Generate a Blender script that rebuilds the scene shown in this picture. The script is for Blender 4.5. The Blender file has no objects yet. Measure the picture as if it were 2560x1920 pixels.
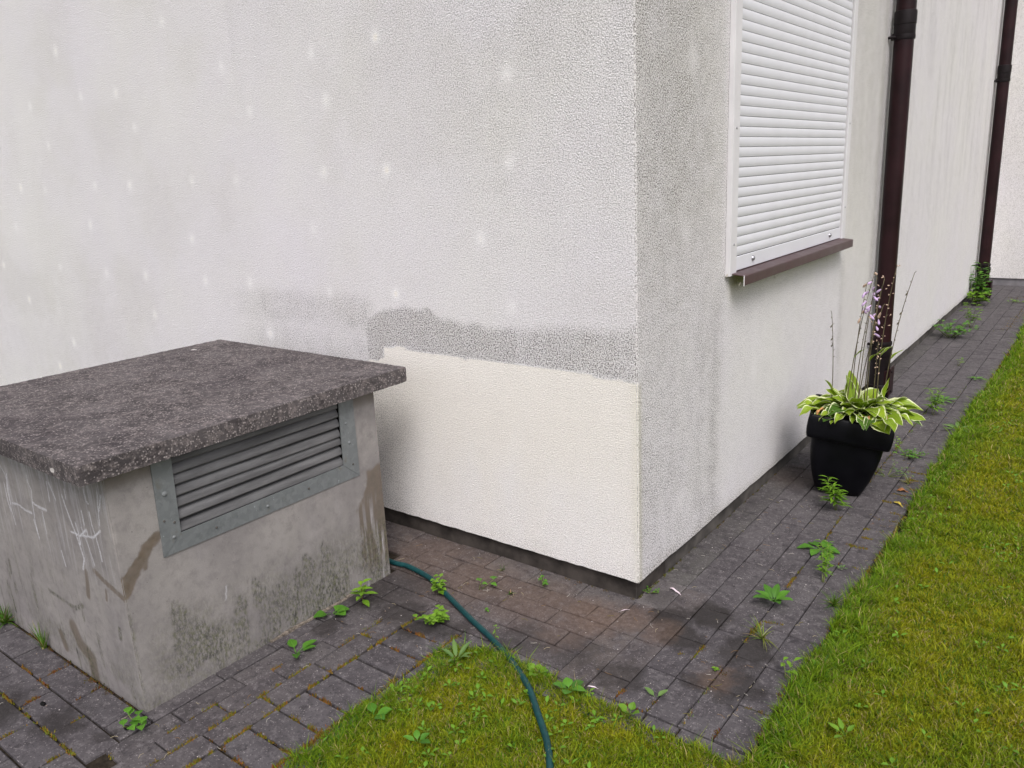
import bpy, math, random
import numpy as np
from mathutils import Matrix, Vector
PI = math.pi
rnd = random.Random(7)
rs = np.random.RandomState(11)
scene = bpy.context.scene
col = scene.collection

# ------------------------------------------------------------------ camera
YAW, PITCH, ROLL = -0.6625, -0.2595, -0.049
def cam_axes():
    cy, sy, cp, sp = math.cos(YAW), math.sin(YAW), math.cos(PITCH), math.sin(PITCH)
    f = Vector((sy*cp, cy*cp, sp)); r = Vector((cy, -sy, 0)); u = r.cross(f)
    cr, sr = math.cos(ROLL), math.sin(ROLL)
    return cr*r + sr*u, -sr*r + cr*u, f
R_, U_, F_ = cam_axes()
cam = bpy.data.cameras.new('camera')
cam_o = bpy.data.objects.new('camera', cam)
col.objects.link(cam_o)
m3 = Matrix((R_, U_, -F_)).transposed()
cam_o.matrix_world = Matrix.Translation((1.2316, -2.2498, 1.5)) @ m3.to_4x4()
cam.sensor_width = 36.0
cam.lens = 1990.5/2560*36
cam.clip_start = 0.02
cam.clip_end = 500
scene.camera = cam_o

# ------------------------------------------------------------------ light
SUN_D = Vector((0.57, -0.60, 1.05)).normalized()
world = bpy.data.worlds.new('World')
scene.world = world
world.use_nodes = True
wn = world.node_tree
for n in list(wn.nodes): wn.nodes.remove(n)
sky = wn.nodes.new('ShaderNodeTexSky')
sky.sky_type = 'NISHITA'; sky.sun_disc = False
sky.sun_elevation = math.asin(SUN_D.z); sky.sun_rotation = math.atan2(SUN_D.x, SUN_D.y)
sky.air_density = 1.0; sky.dust_density = 3.0; sky.ozone_density = 1.0
hs_ = wn.nodes.new('ShaderNodeHueSaturation'); hs_.inputs['Saturation'].default_value = 0.22
mx_ = wn.nodes.new('ShaderNodeMix'); mx_.data_type = 'RGBA'; mx_.blend_type = 'MULTIPLY'
mx_.inputs[0].default_value = 1.0; mx_.inputs[7].default_value = (1.02, 0.985, 1.028, 1)
bg = wn.nodes.new('ShaderNodeBackground'); bg.inputs[1].default_value = 0.115
wo = wn.nodes.new('ShaderNodeOutputWorld')
wn.links.new(sky.outputs[0], hs_.inputs['Color']); wn.links.new(hs_.outputs[0], mx_.inputs[6])
wn.links.new(mx_.outputs[2], bg.inputs[0]); wn.links.new(bg.outputs[0], wo.inputs[0])
sun = bpy.data.lights.new('sun', 'SUN'); sun.energy = 1.5; sun.angle = math.radians(26); sun.color = (1.0, 0.965, 0.93)
sun_o = bpy.data.objects.new('sun', sun); col.objects.link(sun_o)
sun_o.rotation_euler = SUN_D.to_track_quat('Z', 'Y').to_euler()
vs = scene.view_settings
vs.view_transform = 'Standard'; vs.look = 'None'; vs.gamma = 1.0; vs.exposure = 0.61; vs.use_curve_mapping = False
scene.cycles.max_bounces = 6

# ------------------------------------------------------------------ helpers
class NT:
    def __init__(s, name, rough=0.8, spec=0.3):
        s.mat = bpy.data.materials.new(name); s.mat.use_nodes = True
        s.t = s.mat.node_tree; s.b = s.t.nodes['Principled BSDF']
        s.b.inputs['Roughness'].default_value = rough
        s.b.inputs['Specular IOR Level'].default_value = spec
    def n(s, typ, **kw):
        x = s.t.nodes.new(typ)
        for k, v in kw.items(): setattr(x, k, v)
        return x
    def set(s, sock, v):
        if isinstance(v, bpy.types.NodeSocket): s.t.links.new(v, sock)
        elif v is not None:
            if isinstance(v, (tuple, list)) and len(v) == 3 and sock.type == 'RGBA': v = (*v, 1)
            sock.default_value = v
    def pos(s):
        return s.n('ShaderNodeNewGeometry').outputs['Position']
    def ocoord(s):
        return s.n('ShaderNodeTexCoord').outputs['Object']
    def scale(s, v, sc):
        m = s.n('ShaderNodeVectorMath', operation='MULTIPLY'); s.set(m.inputs[0], v); m.inputs[1].default_value = sc
        return m.outputs[0]
    def noise(s, vec, scale, detail=3, rough=0.55, out='Fac', dist=0.0):
        x = s.n('ShaderNodeTexNoise'); s.set(x.inputs['Vector'], vec)
        x.inputs['Scale'].default_value = scale; x.inputs['Detail'].default_value = detail
        x.inputs['Roughness'].default_value = rough; x.inputs['Distortion'].default_value = dist
        return x.outputs[out]
    def voro(s, vec, scale, feature='F1', out='Distance', rand=1.0):
        x = s.n('ShaderNodeTexVoronoi', feature=feature); s.set(x.inputs['Vector'], vec)
        x.inputs['Scale'].default_value = scale; x.inputs['Randomness'].default_value = rand
        return x.outputs[out]
    def rng(s, v, a, b, c=0.0, d=1.0, smooth=True):
        x = s.n('ShaderNodeMapRange'); x.interpolation_type = 'SMOOTHSTEP' if smooth else 'LINEAR'
        s.set(x.inputs[0], v)
        for i, q in enumerate((a, b, c, d)): s.set(x.inputs[i+1], q)
        return x.outputs[0]
    def math(s, op, a, b=None, clamp=False):
        x = s.n('ShaderNodeMath', operation=op); x.use_clamp = clamp
        s.set(x.inputs[0], a); s.set(x.inputs[1], b)
        return x.outputs[0]
    def mix(s, f, a, b, mode='MIX'):
        x = s.n('ShaderNodeMix', data_type='RGBA', blend_type=mode)
        s.set(x.inputs[0], f); s.set(x.inputs[6], a); s.set(x.inputs[7], b)
        return x.outputs[2]
    def attr(s, name):
        x = s.n('ShaderNodeAttribute'); x.attribute_name = name
        sp = s.n('ShaderNodeSeparateColor'); s.t.links.new(x.outputs['Color'], sp.inputs[0])
        return x.outputs['Color'], sp.outputs[0], sp.outputs[1], sp.outputs[2]
    def bump(s, h, dist=0.002, strength=1.0, prev=None):
        x = s.n('ShaderNodeBump'); x.inputs['Distance'].default_value = dist; x.inputs['Strength'].default_value = strength
        s.set(x.inputs['Height'], h)
        if prev is not None: s.t.links.new(prev, x.inputs['Normal'])
        return x.outputs[0]
    def out(s, color=None, rough=None, normal=None, spec=None, metal=None):
        if color is not None: s.set(s.b.inputs['Base Color'], color)
        if rough is not None: s.set(s.b.inputs['Roughness'], rough)
        if normal is not None: s.t.links.new(normal, s.b.inputs['Normal'])
        if spec is not None: s.set(s.b.inputs['Specular IOR Level'], spec)
        if metal is not None: s.set(s.b.inputs['Metallic'], metal)
        return s.mat

def mesh_np(name, V, loops, starts, totals, attrs=None, smooth=False):
    me = bpy.data.meshes.new(name)
    V = np.asarray(V, np.float32)
    me.vertices.add(len(V)); me.vertices.foreach_set('co', V.ravel())
    me.loops.add(len(loops)); me.loops.foreach_set('vertex_index', np.asarray(loops, np.int32))
    me.polygons.add(len(starts)); me.polygons.foreach_set('loop_start', np.asarray(starts, np.int32))
    me.polygons.foreach_set('loop_total', np.asarray(totals, np.int32))
    me.polygons.foreach_set('use_smooth', np.full(len(starts), smooth))
    for k, a in (attrs or {}).items():
        at = me.color_attributes.new(k, 'FLOAT_COLOR', 'POINT')
        a = np.asarray(a, np.float32)
        if a.shape[1] == 3: a = np.hstack([a, np.ones((len(a), 1), np.float32)])
        at.data.foreach_set('color', a.ravel())
    me.update(calc_edges=True)
    return me
def link(name, me, mat=None, parent=None, loc=None, rot=None):
    o = bpy.data.objects.new(name, me); col.objects.link(o)
    if mat is not None and me is not None and not me.materials: me.materials.append(mat)
    if parent is not None: o.parent = parent
    if loc is not None: o.location = loc
    if rot is not None: o.rotation_euler = rot
    return o
class MB:
    """collects verts / faces / a colour attribute and builds one mesh object"""
    def __init__(s): s.v = []; s.f = []; s.a = []
    def add(s, V, F, A=None):
        k = len(s.v); s.v.extend([tuple(p) for p in V]); s.f.extend([tuple(i+k for i in f) for f in F])
        s.a.extend(A if A is not None else [(0, 0, 0)]*len(V)); return s
    def box(s, x0, x1, y0, y1, z0, z1):
        V = [(x0,y0,z0),(x1,y0,z0),(x1,y1,z0),(x0,y1,z0),(x0,y0,z1),(x1,y0,z1),(x1,y1,z1),(x0,y1,z1)]
        return s.add(V, [(0,3,2,1),(4,5,6,7),(0,1,5,4),(1,2,6,5),(2,3,7,6),(3,0,4,7)])
    def tube(s, pts, r, n=8, caps=True, a=(0, 0, 0)):
        P = [Vector(p) for p in pts]; rr = r if isinstance(r, (list, tuple)) else [r]*len(P)
        V = []; F = []; prev = None
        for i, p in enumerate(P):
            t = (P[min(i+1, len(P)-1)] - P[max(i-1, 0)]).normalized()
            if prev is None:
                u = t.orthogonal().normalized()
            else:
                u = (prev - t*prev.dot(t)).normalized()
            prev = u; w = t.cross(u)
            for j in range(n):
                q = 2*PI*j/n; V.append(p + (u*math.cos(q) + w*math.sin(q))*rr[i])
        for i in range(len(P)-1):
            for j in range(n):
                F.append((i*n+j, i*n+(j+1) % n, (i+1)*n+(j+1) % n, (i+1)*n+j))
        if caps: F.append(tuple(reversed(range(n)))); F.append(tuple(range((len(P)-1)*n, len(P)*n)))
        return s.add(V, F, [a]*len(V))
    def lathe(s, cx, cy, prof, n=32, a=(0, 0, 0)):
        V = []; F = []
        for (r, z) in prof:
            for j in range(n):
                q = 2*PI*j/n; V.append((cx + r*math.cos(q), cy + r*math.sin(q), z))
        for i in range(len(prof)-1):
            for j in range(n): F.append((i*n+j, i*n+(j+1) % n, (i+1)*n+(j+1) % n, (i+1)*n+j))
        return s.add(V, F, [a]*len(V))
    def build(s, name, mat, parent=None, smooth=False, attr=None, bevel=0, loc=None, rot=None, auto=None):
        me = bpy.data.meshes.new(name); me.from_pydata(s.v, [], s.f)
        if attr:
            at = me.color_attributes.new(attr, 'FLOAT_COLOR', 'POINT')
            at.data.foreach_set('color', np.array([(*a, 1) for a in s.a], np.float32).ravel())
        if smooth: me.polygons.foreach_set('use_smooth', [True]*len(me.polygons))
        me.update()
        if auto: me.set_sharp_from_angle(angle=math.radians(auto))
        o = link(name, me, mat, parent, loc, rot)
        if bevel:
            b = o.modifiers.new('bevel', 'BEVEL'); b.width = bevel; b.segments = 2; b.limit_method = 'ANGLE'
        return o
def thing(name, label, cat, loc=(0, 0, 0), group=None):
    o = bpy.data.objects.new(name, None); col.objects.link(o); o.location = loc
    o.empty_display_size = 0.05
    return tag(o, label, cat, group)
def tag(o, label=None, cat=None, group=None, kind=None):
    if label: o['label'] = label
    if cat: o['category'] = cat
    if group: o['group'] = group
    if kind: o['kind'] = kind
    return o

# value noise on numpy coordinates
_lat = np.random.RandomState(5).rand(256, 256)
def vnoise(x, y):
    xi = np.floor(x).astype(int); yi = np.floor(y).astype(int); fx = x-xi; fy = y-yi
    fx = fx*fx*(3-2*fx); fy = fy*fy*(3-2*fy)
    g = lambda i, j: _lat[(xi+i) % 256, (yi+j) % 256]
    return (g(0, 0)*(1-fx)+g(1, 0)*fx)*(1-fy) + (g(0, 1)*(1-fx)+g(1, 1)*fx)*fy
def fbm(x, y, o=4):
    s = 0; a = 1; t = 0
    for k in range(o):
        s = s + a*vnoise(x*2**k + 17.3*k, y*2**k + 9.1*k); t += a; a *= 0.55
    return s/t
def sst(x, a, b):
    t = np.clip((x-a)/(b-a), 0, 1); return t*t*(3-2*t)
def bell(x, c, w): return np.exp(-((x-c)/w)**2)
def polydist(P, Q, line):
    d = np.full(P.shape, 9.0)
    for (a, b), (c, e) in zip(line[:-1], line[1:]):
        vx, vy = c-a, e-b; L = vx*vx+vy*vy+1e-12
        t = np.clip(((P-a)*vx+(Q-b)*vy)/L, 0, 1)
        d = np.minimum(d, np.hypot(P-(a+t*vx), Q-(b+t*vy)))
    return d
def grid(name, us, vs_, pos, maskfn, mat, parent=None, hole=None, attr='stain_shade', smooth=True, disp=None):
    us = np.asarray(us); vs_ = np.asarray(vs_)
    U, Vv = np.meshgrid(us, vs_, indexing='ij')
    A = maskfn(U, Vv)
    P = pos(U, Vv, disp(U, Vv) if disp else 0*U)
    nu, nv = U.shape
    I = np.arange(nu*nv).reshape(nu, nv)
    Q = np.stack([I[:-1, :-1], I[1:, :-1], I[1:, 1:], I[:-1, 1:]], -1).reshape(-1, 4)
    if hole is not None:
        uc = (U[:-1, :-1]+U[1:, 1:])/2; vc = (Vv[:-1, :-1]+Vv[1:, 1:])/2
        keep = ~((uc > hole[0]) & (uc < hole[1]) & (vc > hole[2]) & (vc < hole[3]))
        Q = Q[keep.ravel()]
    me = mesh_np(name, np.stack(P, -1).reshape(-1, 3), Q.ravel(), np.arange(len(Q))*4, np.full(len(Q), 4),
                 {attr: np.stack(A, -1).reshape(-1, 3)}, smooth)
    return link(name, me, mat, parent)

# ------------------------------------------------------------------ materials
def mat_stucco():
    t = NT('stucco', 0.92, 0.15); p = t.pos(); _, r, g, b = t.attr('stain_shade')
    grain = t.noise(p, 205, 3, 0.62); grain2 = t.voro(p, 250, 'SMOOTH_F1')
    big = t.noise(p, 1.3, 4, 0.6); mid = t.noise(p, 14, 4, 0.65)
    base = t.mix(t.rng(big, 0.25, 0.75), (0.84, 0.815, 0.845), (0.85, 0.835, 0.82))
    base = t.mix(t.rng(g, 0.0, 0.75, 0, 1, False), base, t.mix(t.rng(g, 0.35, 0.95), (0.935, 0.925, 0.92), (0.925, 0.888, 0.825)))
    # dirt collects in the pits of the render
    pit = t.rng(grain, 0.515, 0.445)
    pit = t.math('MULTIPLY', pit, t.rng(grain2, 0.15, 0.6, 0.6, 1.0))
    fleck = t.rng(t.noise(p, 95, 3, 0.7), 0.63, 0.70)
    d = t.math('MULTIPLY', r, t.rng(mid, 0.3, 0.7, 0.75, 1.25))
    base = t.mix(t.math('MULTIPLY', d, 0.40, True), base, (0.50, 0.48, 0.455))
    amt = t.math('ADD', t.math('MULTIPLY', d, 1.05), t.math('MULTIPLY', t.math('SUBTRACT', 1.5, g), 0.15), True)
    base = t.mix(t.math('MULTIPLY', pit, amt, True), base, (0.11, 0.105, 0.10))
    base = t.mix(t.math('MULTIPLY', t.math('MULTIPLY', fleck, r), 0.55, True), base, (0.16, 0.155, 0.15))
    base = t.mix(b, base, (0.45, 0.43, 0.27))
    h = t.math('ADD', grain, t.math('MULTIPLY', grain2, 0.5))
    return t.out(base, normal=t.bump(h, 0.0048, 1.0))
def mat_concrete():
    t = NT('concrete', 0.85, 0.25); p = t.pos(); _, r, g, b = t.attr('stain_shade')
    big = t.noise(p, 4, 5, 0.6); mid = t.noise(p, 30, 5, 0.7); fine = t.noise(p, 320, 2, 0.6)
    base = t.mix(t.rng(big, 0.3, 0.7), (0.225, 0.210, 0.205), (0.300, 0.282, 0.266))
    base = t.mix(t.rng(mid, 0.42, 0.72, 0, 0.55), base, (0.165, 0.150, 0.150))
    base = t.mix(t.rng(t.noise(p, 12, 6, 0.75), 0.52, 0.72, 0, 0.5), base, (0.34, 0.315, 0.30))
    base = t.mix(t.rng(t.noise(t.scale(p, (1, 1, 0.25)), 9, 4, 0.6), 0.5, 0.8, 0, 0.35), base, (0.33, 0.31, 0.31))
    base = t.mix(t.rng(fine, 0.3, 0.7, 0.0, 0.18), base, (0.14, 0.13, 0.13))
    base = t.mix(t.rng(t.noise(p, 85, 1), 0.76, 0.80, 0, 0.5), base, (0.10, 0.09, 0.085))
    wet = t.mix(t.rng(mid, 0.3, 0.7), (0.10, 0.078, 0.055), (0.145, 0.112, 0.082))
    base = t.mix(r, base, wet)
    mould = t.mix(t.rng(t.noise(p, 55, 4, 0.7), 0.40, 0.62), (0.032, 0.034, 0.026), (0.095, 0.100, 0.045))
    mm = t.math('MULTIPLY', g, t.rng(t.noise(t.scale(p, (1, 1, 0.45)), 130, 5, 0.8), 0.36, 0.62, 0.12, 0.95), True)
    base = t.mix(mm, base, mould)
    base = t.mix(t.math('MULTIPLY', b, t.rng(fine, 0.35, 0.55, 0.35, 1.0), True), base, (0.62, 0.62, 0.66))
    h = t.math('ADD', t.math('MULTIPLY', mid, 0.6), t.math('MULTIPLY', fine, 0.35))
    return t.out(base, rough=t.rng(r, 0, 1, 0.88, 0.6), normal=t.bump(h, 0.0016, 0.8))
def mat_aggregate():
    t = NT('weathered_slab_concrete', 0.95, 0.15); p = t.pos()
    v = t.voro(p, 150, 'F1', 'Color'); vd = t.voro(p, 150, 'F1', 'Distance')
    sp = t.n('ShaderNodeSeparateColor'); t.t.links.new(v, sp.inputs[0])
    big = t.noise(p, 7, 5, 0.65); mid = t.noise(p, 45, 4, 0.7)
    base = t.mix(t.rng(big, 0.3, 0.7), (0.050, 0.044, 0.045), (0.108, 0.097, 0.098))
    base = t.mix(t.rng(mid, 0.45, 0.7, 0, 0.8), base, (0.215, 0.185, 0.18))
    base = t.mix(t.rng(t.noise(p, 3.2, 5, 0.7), 0.48, 0.66, 0, 0.55), base, (0.045, 0.038, 0.042))
    peb = t.math('MULTIPLY', t.rng(sp.outputs[0], 0.58, 0.72), t.rng(vd, 0.52, 0.32))
    base = t.mix(t.math('MULTIPLY', peb, 0.85), base, t.mix(sp.outputs[1], (0.18, 0.16, 0.155), (0.36, 0.32, 0.31)))
    drk = t.math('MULTIPLY', t.rng(sp.outputs[2], 0.72, 0.8), t.rng(vd, 0.5, 0.3))
    base = t.mix(t.math('MULTIPLY', drk, 0.7), base, (0.03, 0.025, 0.025))
    lich = t.rng(t.noise(p, 34, 6, 0.85), 0.57, 0.66)
    base = t.mix(t.math('MULTIPLY', lich, 0.55), base, (0.30, 0.265, 0.26))
    big_w = t.rng(t.noise(p, 14, 2), 0.745, 0.76)
    base = t.mix(t.math('MULTIPLY', big_w, 0.8), base, (0.55, 0.52, 0.50))
    h = t.math('ADD', t.math('MULTIPLY', mid, 0.8), t.math('MULTIPLY', peb, 0.4))
    h = t.math('ADD', h, t.math('MULTIPLY', t.noise(p, 260, 2, 0.6), 0.4))
    return t.out(base, normal=t.bump(h, 0.003, 0.8))
def mat_paver():
    t = NT('paver_concrete', 0.85, 0.3); p = t.pos()
    oi = t.n('ShaderNodeObjectInfo')
    v = t.voro(p, 170, 'F1', 'Color'); vd = t.voro(p, 170)
    sp = t.n('ShaderNodeSeparateColor'); t.t.links.new(v, sp.inputs[0])
    big = t.noise(p, 9, 5, 0.65); mid = t.noise(p, 60, 4, 0.7)
    base = t.mix(0.0, oi.outputs['Color'], (0, 0, 0))
    base = t.mix(t.rng(oi.outputs['Random'], 0, 1, 0.0, 0.30, False), base, (0.060, 0.052, 0.058))
    base = t.mix(t.rng(big, 0.42, 0.66, 0, 0.6), base, (0.042, 0.036, 0.040))
    base = t.mix(t.rng(t.noise(p, 38, 5, 0.8), 0.48, 0.68, 0, 0.75), base, (0.168, 0.153, 0.157))
    base = t.mix(t.rng(t.noise(p, 24, 5, 0.8, 'Fac', 0.6), 0.50, 0.68, 0, 0.75), base, (0.032, 0.028, 0.031))
    base = t.mix(t.rng(t.noise(p, 150, 3, 0.7), 0.56, 0.68, 0, 0.75), base, (0.030, 0.026, 0.028))
    peb = t.math('MULTIPLY', t.rng(sp.outputs[0], 0.76, 0.84), t.rng(vd, 0.42, 0.22))
    base = t.mix(t.math('MULTIPLY', peb, 0.8), base, t.mix(sp.outputs[1], (0.15, 0.135, 0.138), (0.28, 0.255, 0.255)))
    # damp and dirty blotches on the ground, each at its own place
    damp = None
    wob = t.noise(p, 11, 4, 0.7, 'Color')
    pw = t.n('ShaderNodeVectorMath', operation='MULTIPLY_ADD'); t.t.links.new(wob, pw.inputs[0])
    pw.inputs[1].default_value = (0.16, 0.16, 0); t.t.links.new(p, pw.inputs[2])
    for (x, y, r_, a) in DAMP:
        dd = t.n('ShaderNodeVectorMath', operation='DISTANCE'); t.t.links.new(pw.outputs[0], dd.inputs[0])
        dd.inputs[1].default_value = (x+0.08, y+0.08, 0)
        m = t.rng(dd.outputs['Value'], r_, r_*0.45, 0, a)
        damp = m if damp is None else t.math('MAXIMUM', damp, m)
    base = t.mix(damp, base, (0.016, 0.013, 0.011))
    rust = None
    for (x, y, r_, a) in RUST:
        dd = t.n('ShaderNodeVectorMath', operation='DISTANCE'); t.t.links.new(pw.outputs[0], dd.inputs[0])
        dd.inputs[1].default_value = (x+0.08, y+0.08, 0)
        m = t.rng(dd.outputs['Value'], r_, r_*0.3, 0, a)
        rust = m if rust is None else t.math('MAXIMUM', rust, m)
    base = t.mix(t.math('MULTIPLY', rust, 0.7), base, t.mix(t.rng(mid, 0.4, 0.6), (0.10, 0.062, 0.042), (0.155, 0.105, 0.078)))
    h = t.math('ADD', t.math('MULTIPLY', mid, 0.7), t.math('MULTIPLY', t.noise(p, 300, 2, 0.6), 0.5))
    return t.out(base, rough=t.rng(damp, 0, 0.8, 0.86, 0.55), normal=t.bump(h, 0.0022, 0.9))
DAMP = [(0.13, -0.02, 0.09, .75), (0.24, 0.06, 0.11, .8), (0.22, -0.10, 0.10, .75), (0.43, -0.08, 0.13, .7), (0.46, -0.26, 0.12, .65),
        (0.16, -0.40, 0.10, .6), (-0.03, -0.36, 0.12, .45), (-0.20, -0.40, 0.13, .45), (-0.86, -0.48, 0.16, .55), (-0.68, -0.50, 0.12, .6),
        (-0.55, -0.56, 0.10, .75), (-0.47, -0.50, 0.10, .55), (-0.84, -0.40, 0.22, .5), (-1.35, -1.62, 0.17, .75), (-1.10, -1.50, 0.11, .6), (0.36, -0.30, 0.06, .6),
        (-0.93, -1.45, 0.05, .5), (0.20, 1.42, 0.26, .4), (0.05, 0.07, 0.08, .35), (-0.84, -0.72, .07, .55)]
RUST = [(-0.10, -0.16, 0.18, .8), (0.02, -0.10, 0.12, .7), (-0.33, -0.18, 0.26, .55), (-0.60, -0.18, 0.28, .55), (0.14, -0.12, 0.10, .6),
        (-0.12, -0.30, 0.14, .5), (0.40, -0.25, 0.09, .6), (-0.9, -0.12, 0.25, .5), (0.05, 1.45, 0.2, .3)]
def mat_flat(name, c, rough=0.5, spec=0.4, n=0.12, ns=30, bump=0.0, metal=0.0):
    t = NT(name, rough, spec); p = t.ocoord()
    k = t.noise(p, ns, 4, 0.6)
    base = t.mix(t.rng(k, 0.3, 0.7), tuple(x*(1-n) for x in c), tuple(min(1, x*(1+n)) for x in c))
    return t.out(base, metal=metal, rough=t.rng(k, 0.3, 0.7, rough*0.85, min(1, rough*1.15)), normal=t.bump(t.noise(p, ns*6, 3), 0.001, bump) if bump else None)
def mat_attr(name, rough=0.7, spec=0.25, trans=0.0, bump=0, vary=0.3):
    t = NT(name, rough, spec); c, r, g, b = t.attr('tint')
    k = t.noise(t.pos(), 80, 2)
    base = t.mix(t.math('MULTIPLY', t.rng(k, 0.35, 0.65), vary), c, t.mix(1.0, c, (0.55, 0.55, 0.55), 'MULTIPLY'))
    t.out(base)
    if trans: add_trans(t, base, trans)
    return t.mat
def add_trans(t, base, f):
    tr = t.n('ShaderNodeBsdfTranslucent'); t.set(tr.inputs['Color'], base)
    mx = t.n('ShaderNodeMixShader'); mx.inputs[0].default_value = f
    o = [n for n in t.t.nodes if n.type == 'OUTPUT_MATERIAL'][0]
    t.t.links.new(t.b.outputs[0], mx.inputs[1]); t.t.links.new(tr.outputs[0], mx.inputs[2]); t.t.links.new(mx.outputs[0], o.inputs[0])
def mat_leaf(name, c0, c1, edge=None, et=0.74, rough=0.45, vein=0.5):
    t = NT(name, rough, 0.4); _, r, g, b = t.attr('leafuv')
    oi = t.n('ShaderNodeObjectInfo')
    base = t.mix(t.math('ADD', t.math('MULTIPLY', b, 0.7), t.math('MULTIPLY', oi.outputs['Random'], 0.3)), c0, c1)
    ripple = t.math('SINE', t.math('MULTIPLY', r, 26.0))
    base = t.mix(t.rng(ripple, 0.2, 1.0, 0, 0.18*vein), base, (0.02, 0.05, 0.008))
    base = t.mix(t.rng(r, 0.10, 0.0, 0, 0.4*vein), base, tuple(min(1, x*1.5+.05) for x in c1))
    if edge is not None:
        wob = t.noise(t.pos(), 60, 3)
        thr = t.math('ADD', et-0.12, t.math('MULTIPLY', wob, 0.24))
        d = t.math('SUBTRACT', r, thr)
        base = t.mix(t.rng(d, -0.02, 0.04), base, edge)
    t.out(base, normal=t.bump(ripple, 0.0006, 0.5*vein))
    add_trans(t, base, 0.22)
    return t.mat

M_stucco = mat_stucco(); M_conc = mat_concrete(); M_slab = mat_aggregate(); M_paver = mat_paver()
M_plinth = mat_flat('plinth_render', (0.080, 0.073, 0.066), 0.9, 0.2, 0.45, 9, 0.7)
M_soil = mat_flat('dark_soil', (0.030, 0.024, 0.018), 0.95, 0.1, 0.5, 60, 1.0)
M_shutter = mat_flat('white_painted_aluminium', (0.67, 0.675, 0.71), 0.38, 0.45, 0.03, 5)
M_rail = mat_flat('white_rail_paint', (0.66, 0.65, 0.66), 0.42, 0.4, 0.05, 7)
M_sill = mat_flat('brown_painted_sill', (0.066, 0.036, 0.038), 0.4, 0.35, 0.12, 8)
M_metalgrey = mat_flat('grey_bolt_metal', (0.35, 0.35, 0.37), 0.35, 0.5, 0.1, 40, 0, 0.8)
M_pipe = mat_flat('dark_brown_plastic_pipe', (0.016, 0.0045, 0.006), 0.40, 0.22, 0.35, 6)
M_pipedark = mat_flat('black_brown_cast_pipe', (0.008, 0.005, 0.006), 0.5, 0.22, 0.3, 20, 0.3)
M_pot = mat_flat('black_plastic_pot', (0.0028, 0.0028, 0.0042), 0.42, 0.16, 0.2, 12, 0.12)
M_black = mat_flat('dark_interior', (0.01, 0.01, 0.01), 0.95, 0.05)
def mat_galv():
    t = NT('galvanised_zinc_sheet', 0.55, 0.5); p = t.ocoord()
    v = t.voro(p, 55, 'F1', 'Color'); sp = t.n('ShaderNodeSeparateColor'); t.t.links.new(v, sp.inputs[0])
    k = t.noise(p, 22, 5, 0.7)
    base = t.mix(t.rng(sp.outputs[0], 0, 1, 0, 0.6, False), (0.160, 0.173, 0.178), (0.215, 0.228, 0.232))
    base = t.mix(t.rng(k, 0.5, 0.75, 0, 0.7), base, (0.105, 0.115, 0.115))
    base = t.mix(t.rng(t.noise(p, 60, 4, 0.7), 0.66, 0.74, 0, 0.7), base, (0.42, 0.45, 0.46))
    base = t.mix(t.rng(t.noise(p, 9, 4, 0.7), 0.62, 0.75, 0, 0.6), base, (0.14, 0.12, 0.08))
    return t.out(base, metal=0.25, rough=t.rng(k, 0.3, 0.7, 0.5, 0.72), normal=t.bump(k, 0.001, 0.4))
M_galv = mat_galv()
def mat_slat():
    t = NT('dirty_louvre_metal', 0.6, 0.4); p = t.ocoord(); k = t.noise(t.scale(p, (1, .12, 1)), 28, 5, 0.7)
    base = t.mix(t.rng(k, 0.35, 0.65), (0.090, 0.089, 0.091), (0.150, 0.149, 0.152))
    base = t.mix(t.rng(t.noise(p, 110, 4, 0.7), 0.58, 0.75, 0, 0.35), base, (0.06, 0.055, 0.05))
    return t.out(base, metal=0.2)
M_slat = mat_slat()
def mat_hose():
    t = NT('green_hose_rubber', 0.5, 0.4); p = t.pos(); k = t.noise(p, 60, 4, 0.6)
    base = t.mix(t.rng(k, 0.3, 0.7), (0.0025, 0.036, 0.040), (0.004, 0.054, 0.056))
    base = t.mix(t.rng(t.noise(p, 25, 4, 0.7), 0.6, 0.75, 0, 0.4), base, (0.05, 0.08, 0.07))
    return t.out(base)
M_hose = mat_hose()
M_grass = mat_attr('grass_blades', 0.6, 0.25, 0.36, vary=0.25)
M_moss = mat_attr('moss_tufts', 0.95, 0.1, 0, vary=0.5)
def mat_turf():
    t = NT('turf_floor', 0.95, 0.1); c, r, g, b = t.attr('tint'); p = t.pos()
    k = t.noise(p, 240, 3, 0.7)
    base = t.mix(t.rng(k, 0.35, 0.65), t.mix(1.0, c, (0.28, 0.30, 0.25), 'MULTIPLY'), c)
    return t.out(base, normal=t.bump(k, 0.006, 1.0))
M_turf = mat_turf()
M_hosta = mat_leaf('variegated_hosta_leaf', (0.135, 0.235, 0.010), (0.30, 0.42, 0.022), (0.70, 0.74, 0.42), 0.84, 0.38, 0.9)
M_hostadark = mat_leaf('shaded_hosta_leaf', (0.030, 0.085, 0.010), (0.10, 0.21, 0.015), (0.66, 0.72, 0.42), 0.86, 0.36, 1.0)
M_weed = mat_leaf('weed_leaf', (0.050, 0.150, 0.014), (0.110, 0.290, 0.022), None, 0, 0.5, 0.5)
M_lime = mat_leaf('lime_weed_leaf', (0.100, 0.225, 0.012), (0.190, 0.350, 0.025), None, 0, 0.5, 0.5)
M_clov = mat_leaf('clover_leaf', (0.085, 0.205, 0.012), (0.16, 0.33, 0.022), None, 0, 0.5, 0.5)
M_pale = mat_leaf('pale_weed_leaf', (0.100, 0.190, 0.050), (0.170, 0.290, 0.070), None, 0, 0.5, 0.7)
M_stem = mat_flat('weed_stem', (0.14, 0.17, 0.05), 0.6, 0.3, 0.3, 30)
M_stalk = mat_flat('flower_stalk', (0.10, 0.085, 0.045), 0.6, 0.3, 0.4, 30)
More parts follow.
